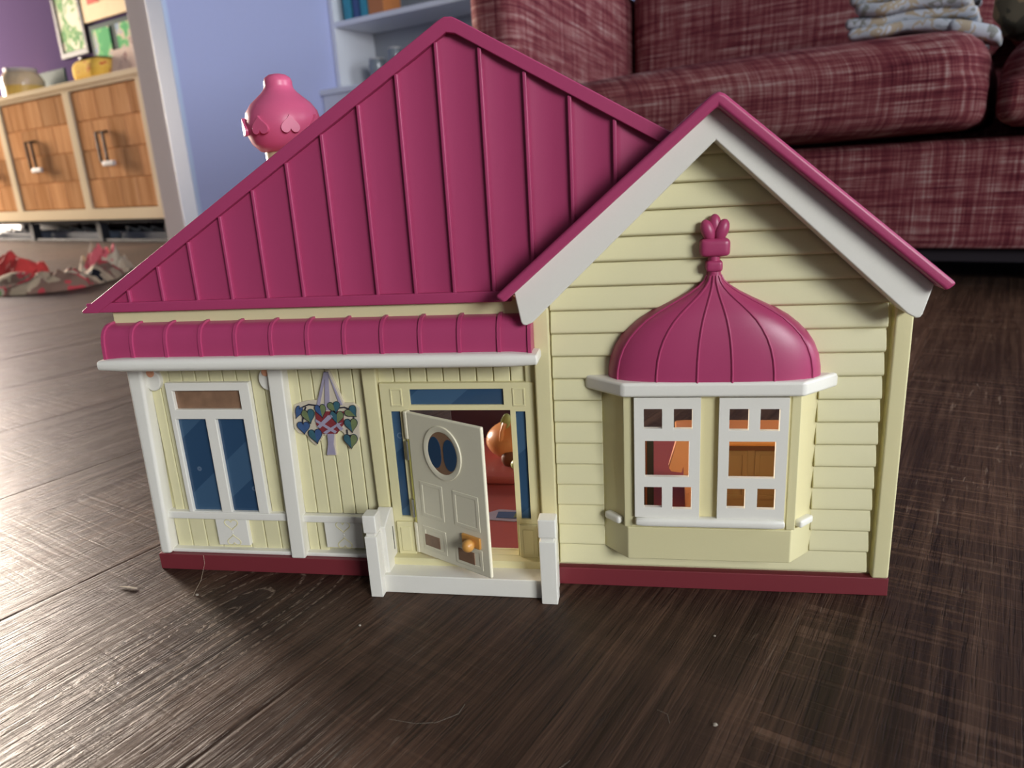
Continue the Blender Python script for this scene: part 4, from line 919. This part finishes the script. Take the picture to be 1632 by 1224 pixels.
# ================================================================== bookshelf in the corner
bs = thing('bookshelf', (-2.2, 3.18, 0.0), 'white bookshelf in the corner beside the blue wall', 'bookshelf', room=True)
def bp_(name, bm, material='whitepaint', bevel=0.003): return ob(name, bm, material, bs, bevel)
bp_('side_panel', box(-2.800, -2.765, 3.02, 3.355, 0.0, 2.1)); bp_('side_panel', box(-1.36, -1.325, 3.02, 3.355, 0.0, 2.1))
bp_('back_panel', box(-2.765, -1.36, 3.335, 3.355, 0.0, 2.1), mat('shelf_back_grey', (0.30, 0.32, 0.35), 0.7))
for z in (1.125, 1.56, 2.07): bp_('shelf', box(-2.765, -1.36, 3.02, 3.335, z, z + 0.028))
bp_('base_unit', box(-2.80, -1.325, 2.90, 3.33, 0.04, 0.760)); bp_('base_top', box(-2.803, -1.31, 2.88, 3.33, 0.760, 0.790))
for i, (q, wd, ht, mt_, lb) in enumerate(((-2.685, 0.055, 0.24, 'teal', 'teal book at the left end of the white bookshelf'), (-2.620, 0.045, 0.22, 'navy', 'navy book between two teal books on the shelf'), (-2.560, 0.050, 0.24, 'teal', 'teal book right of the navy book'), (-2.47, 0.11, 0.16, 'orangebook', 'thick orange book on the white bookshelf'))):
    t = thing('book', (q, 3.12, 1.153), lb, 'book', room=True, group='books on the bookshelf')
    ob('cover', panel(q - wd / 2, q + wd / 2, 1.153, 1.153 + ht, [(q - wd / 2 + 0.005, q + wd / 2 - 0.005, 1.158, 1.153 + ht - 0.001)], 3.06, 3.20), mt_, t, 0.002); ob('spine', box(q - wd / 2, q + wd / 2, 3.055, 3.061, 1.153, 1.153 + ht), mt_, t, 0.001)
    ob('pages', box(q - wd / 2 + 0.006, q + wd / 2 - 0.006, 3.065, 3.195, 1.158, 1.153 + ht - 0.004), 'card', t)
for i, (q, h_, r_) in enumerate(((-2.56, 0.15, 0.05), (-2.42, 0.19, 0.04), (-2.30, 0.16, 0.055), (-2.14, 0.22, 0.05))):
    t = thing('glass_vessel', (q, 3.12, 0.790), ('squat smoky glass at the left under the shelf', 'tall narrow smoky glass under the shelf', 'wide smoky glass under the shelf', 'tallest smoky glass under the shelf')[i], 'glass', room=True, group='glassware under the shelf')
    ob('bowl', lathe([(r_ * .5, 0.0), (r_ * .55, 0.01), (r_ * .8, h_ * .4), (r_, h_ * .75), (r_ * .9, h_)], (q, 3.12, 0.790), 20), 'shelfglass', t); ob('rim', lathe([(r_ * .92, h_), (r_ * .92, h_ + 0.006)], (q, 3.12, 0.790), 20), 'latch', t)

# ================================================================== cloths on the floor at the left
def heap(name, pts, wd, ht, material, label, seed, n=40, mrows=14):
    bm = bmesh.new(); rows = []
    P = [Vector(p) for p in pts]
    for i in range(n + 1):
        s = i / n * (len(P) - 1); k = min(int(s), len(P) - 2); c = P[k].lerp(P[k + 1], s - k)
        d = (P[k + 1] - P[k]); d.z = 0; d.normalize(); nn = Vector((-d.y, d.x, 0))
        env = min(1, 4 * min(i / n, 1 - i / n) + 0.15); row = []
        for j in range(mrows + 1):
            u = j / mrows * 2 - 1
            ww = wd * (0.75 + 0.35 * noise.noise(Vector((i * 0.23 + seed, 0, 0)))) * (0.4 + 0.6 * env)
            z = ht * env * max(0, 1 - u * u) ** 0.6 * (0.7 + 0.7 * noise.noise(Vector((i * 0.30 + seed, u * 1.3, seed)))) + 0.006
            z += 0.010 * noise.noise(Vector((i * .9, u * 5, seed)))
            v = c + nn * (u * ww); v.z = max(0.002, z) if abs(u) < 1 else 0.0015
            row.append(bm.verts.new(v))
        rows.append(row)
    for a, b2 in zip(rows, rows[1:]):
        for j in range(mrows): bm.faces.new((a[j], a[j + 1], b2[j + 1], b2[j]))
    ex = bmesh.ops.extrude_face_region(bm, geom=bm.faces[:])
    for v in ex['geom']:
        if isinstance(v, bmesh.types.BMVert): v.co.z = max(0.0005, v.co.z - 0.004)
    base = P[len(P) // 2].copy(); base.z = 0
    o = ob(name, bm, material, room=True, base=base); return tag(o, label, 'cloth')
heap('floral_cloth', [(-2.42, 0.80, 0), (-2.10, 0.84, 0), (-2.05, 0.95, 0), (-2.16, 1.10, 0), (-2.32, 1.27, 0)], 0.085, 0.060, 'ragpat', 'crumpled dark floral cloth on the floor at the left', 1.7)
heap('red_cloth', [(-3.1, 1.00, 0), (-2.75, 1.00, 0), (-2.55, 1.03, 0), (-2.42, 1.05, 0)], 0.085, 0.085, 'ragred', 'crumpled plain red cloth behind the floral cloth', 4.4)
heap('beige_cloth', [(-2.44, 1.19, 0), (-2.36, 1.23, 0), (-2.28, 1.30, 0)], 0.075, 0.105, 'ragbeige', 'smaller peaked beige and pink cloth heap behind the floral cloth', 12.4)
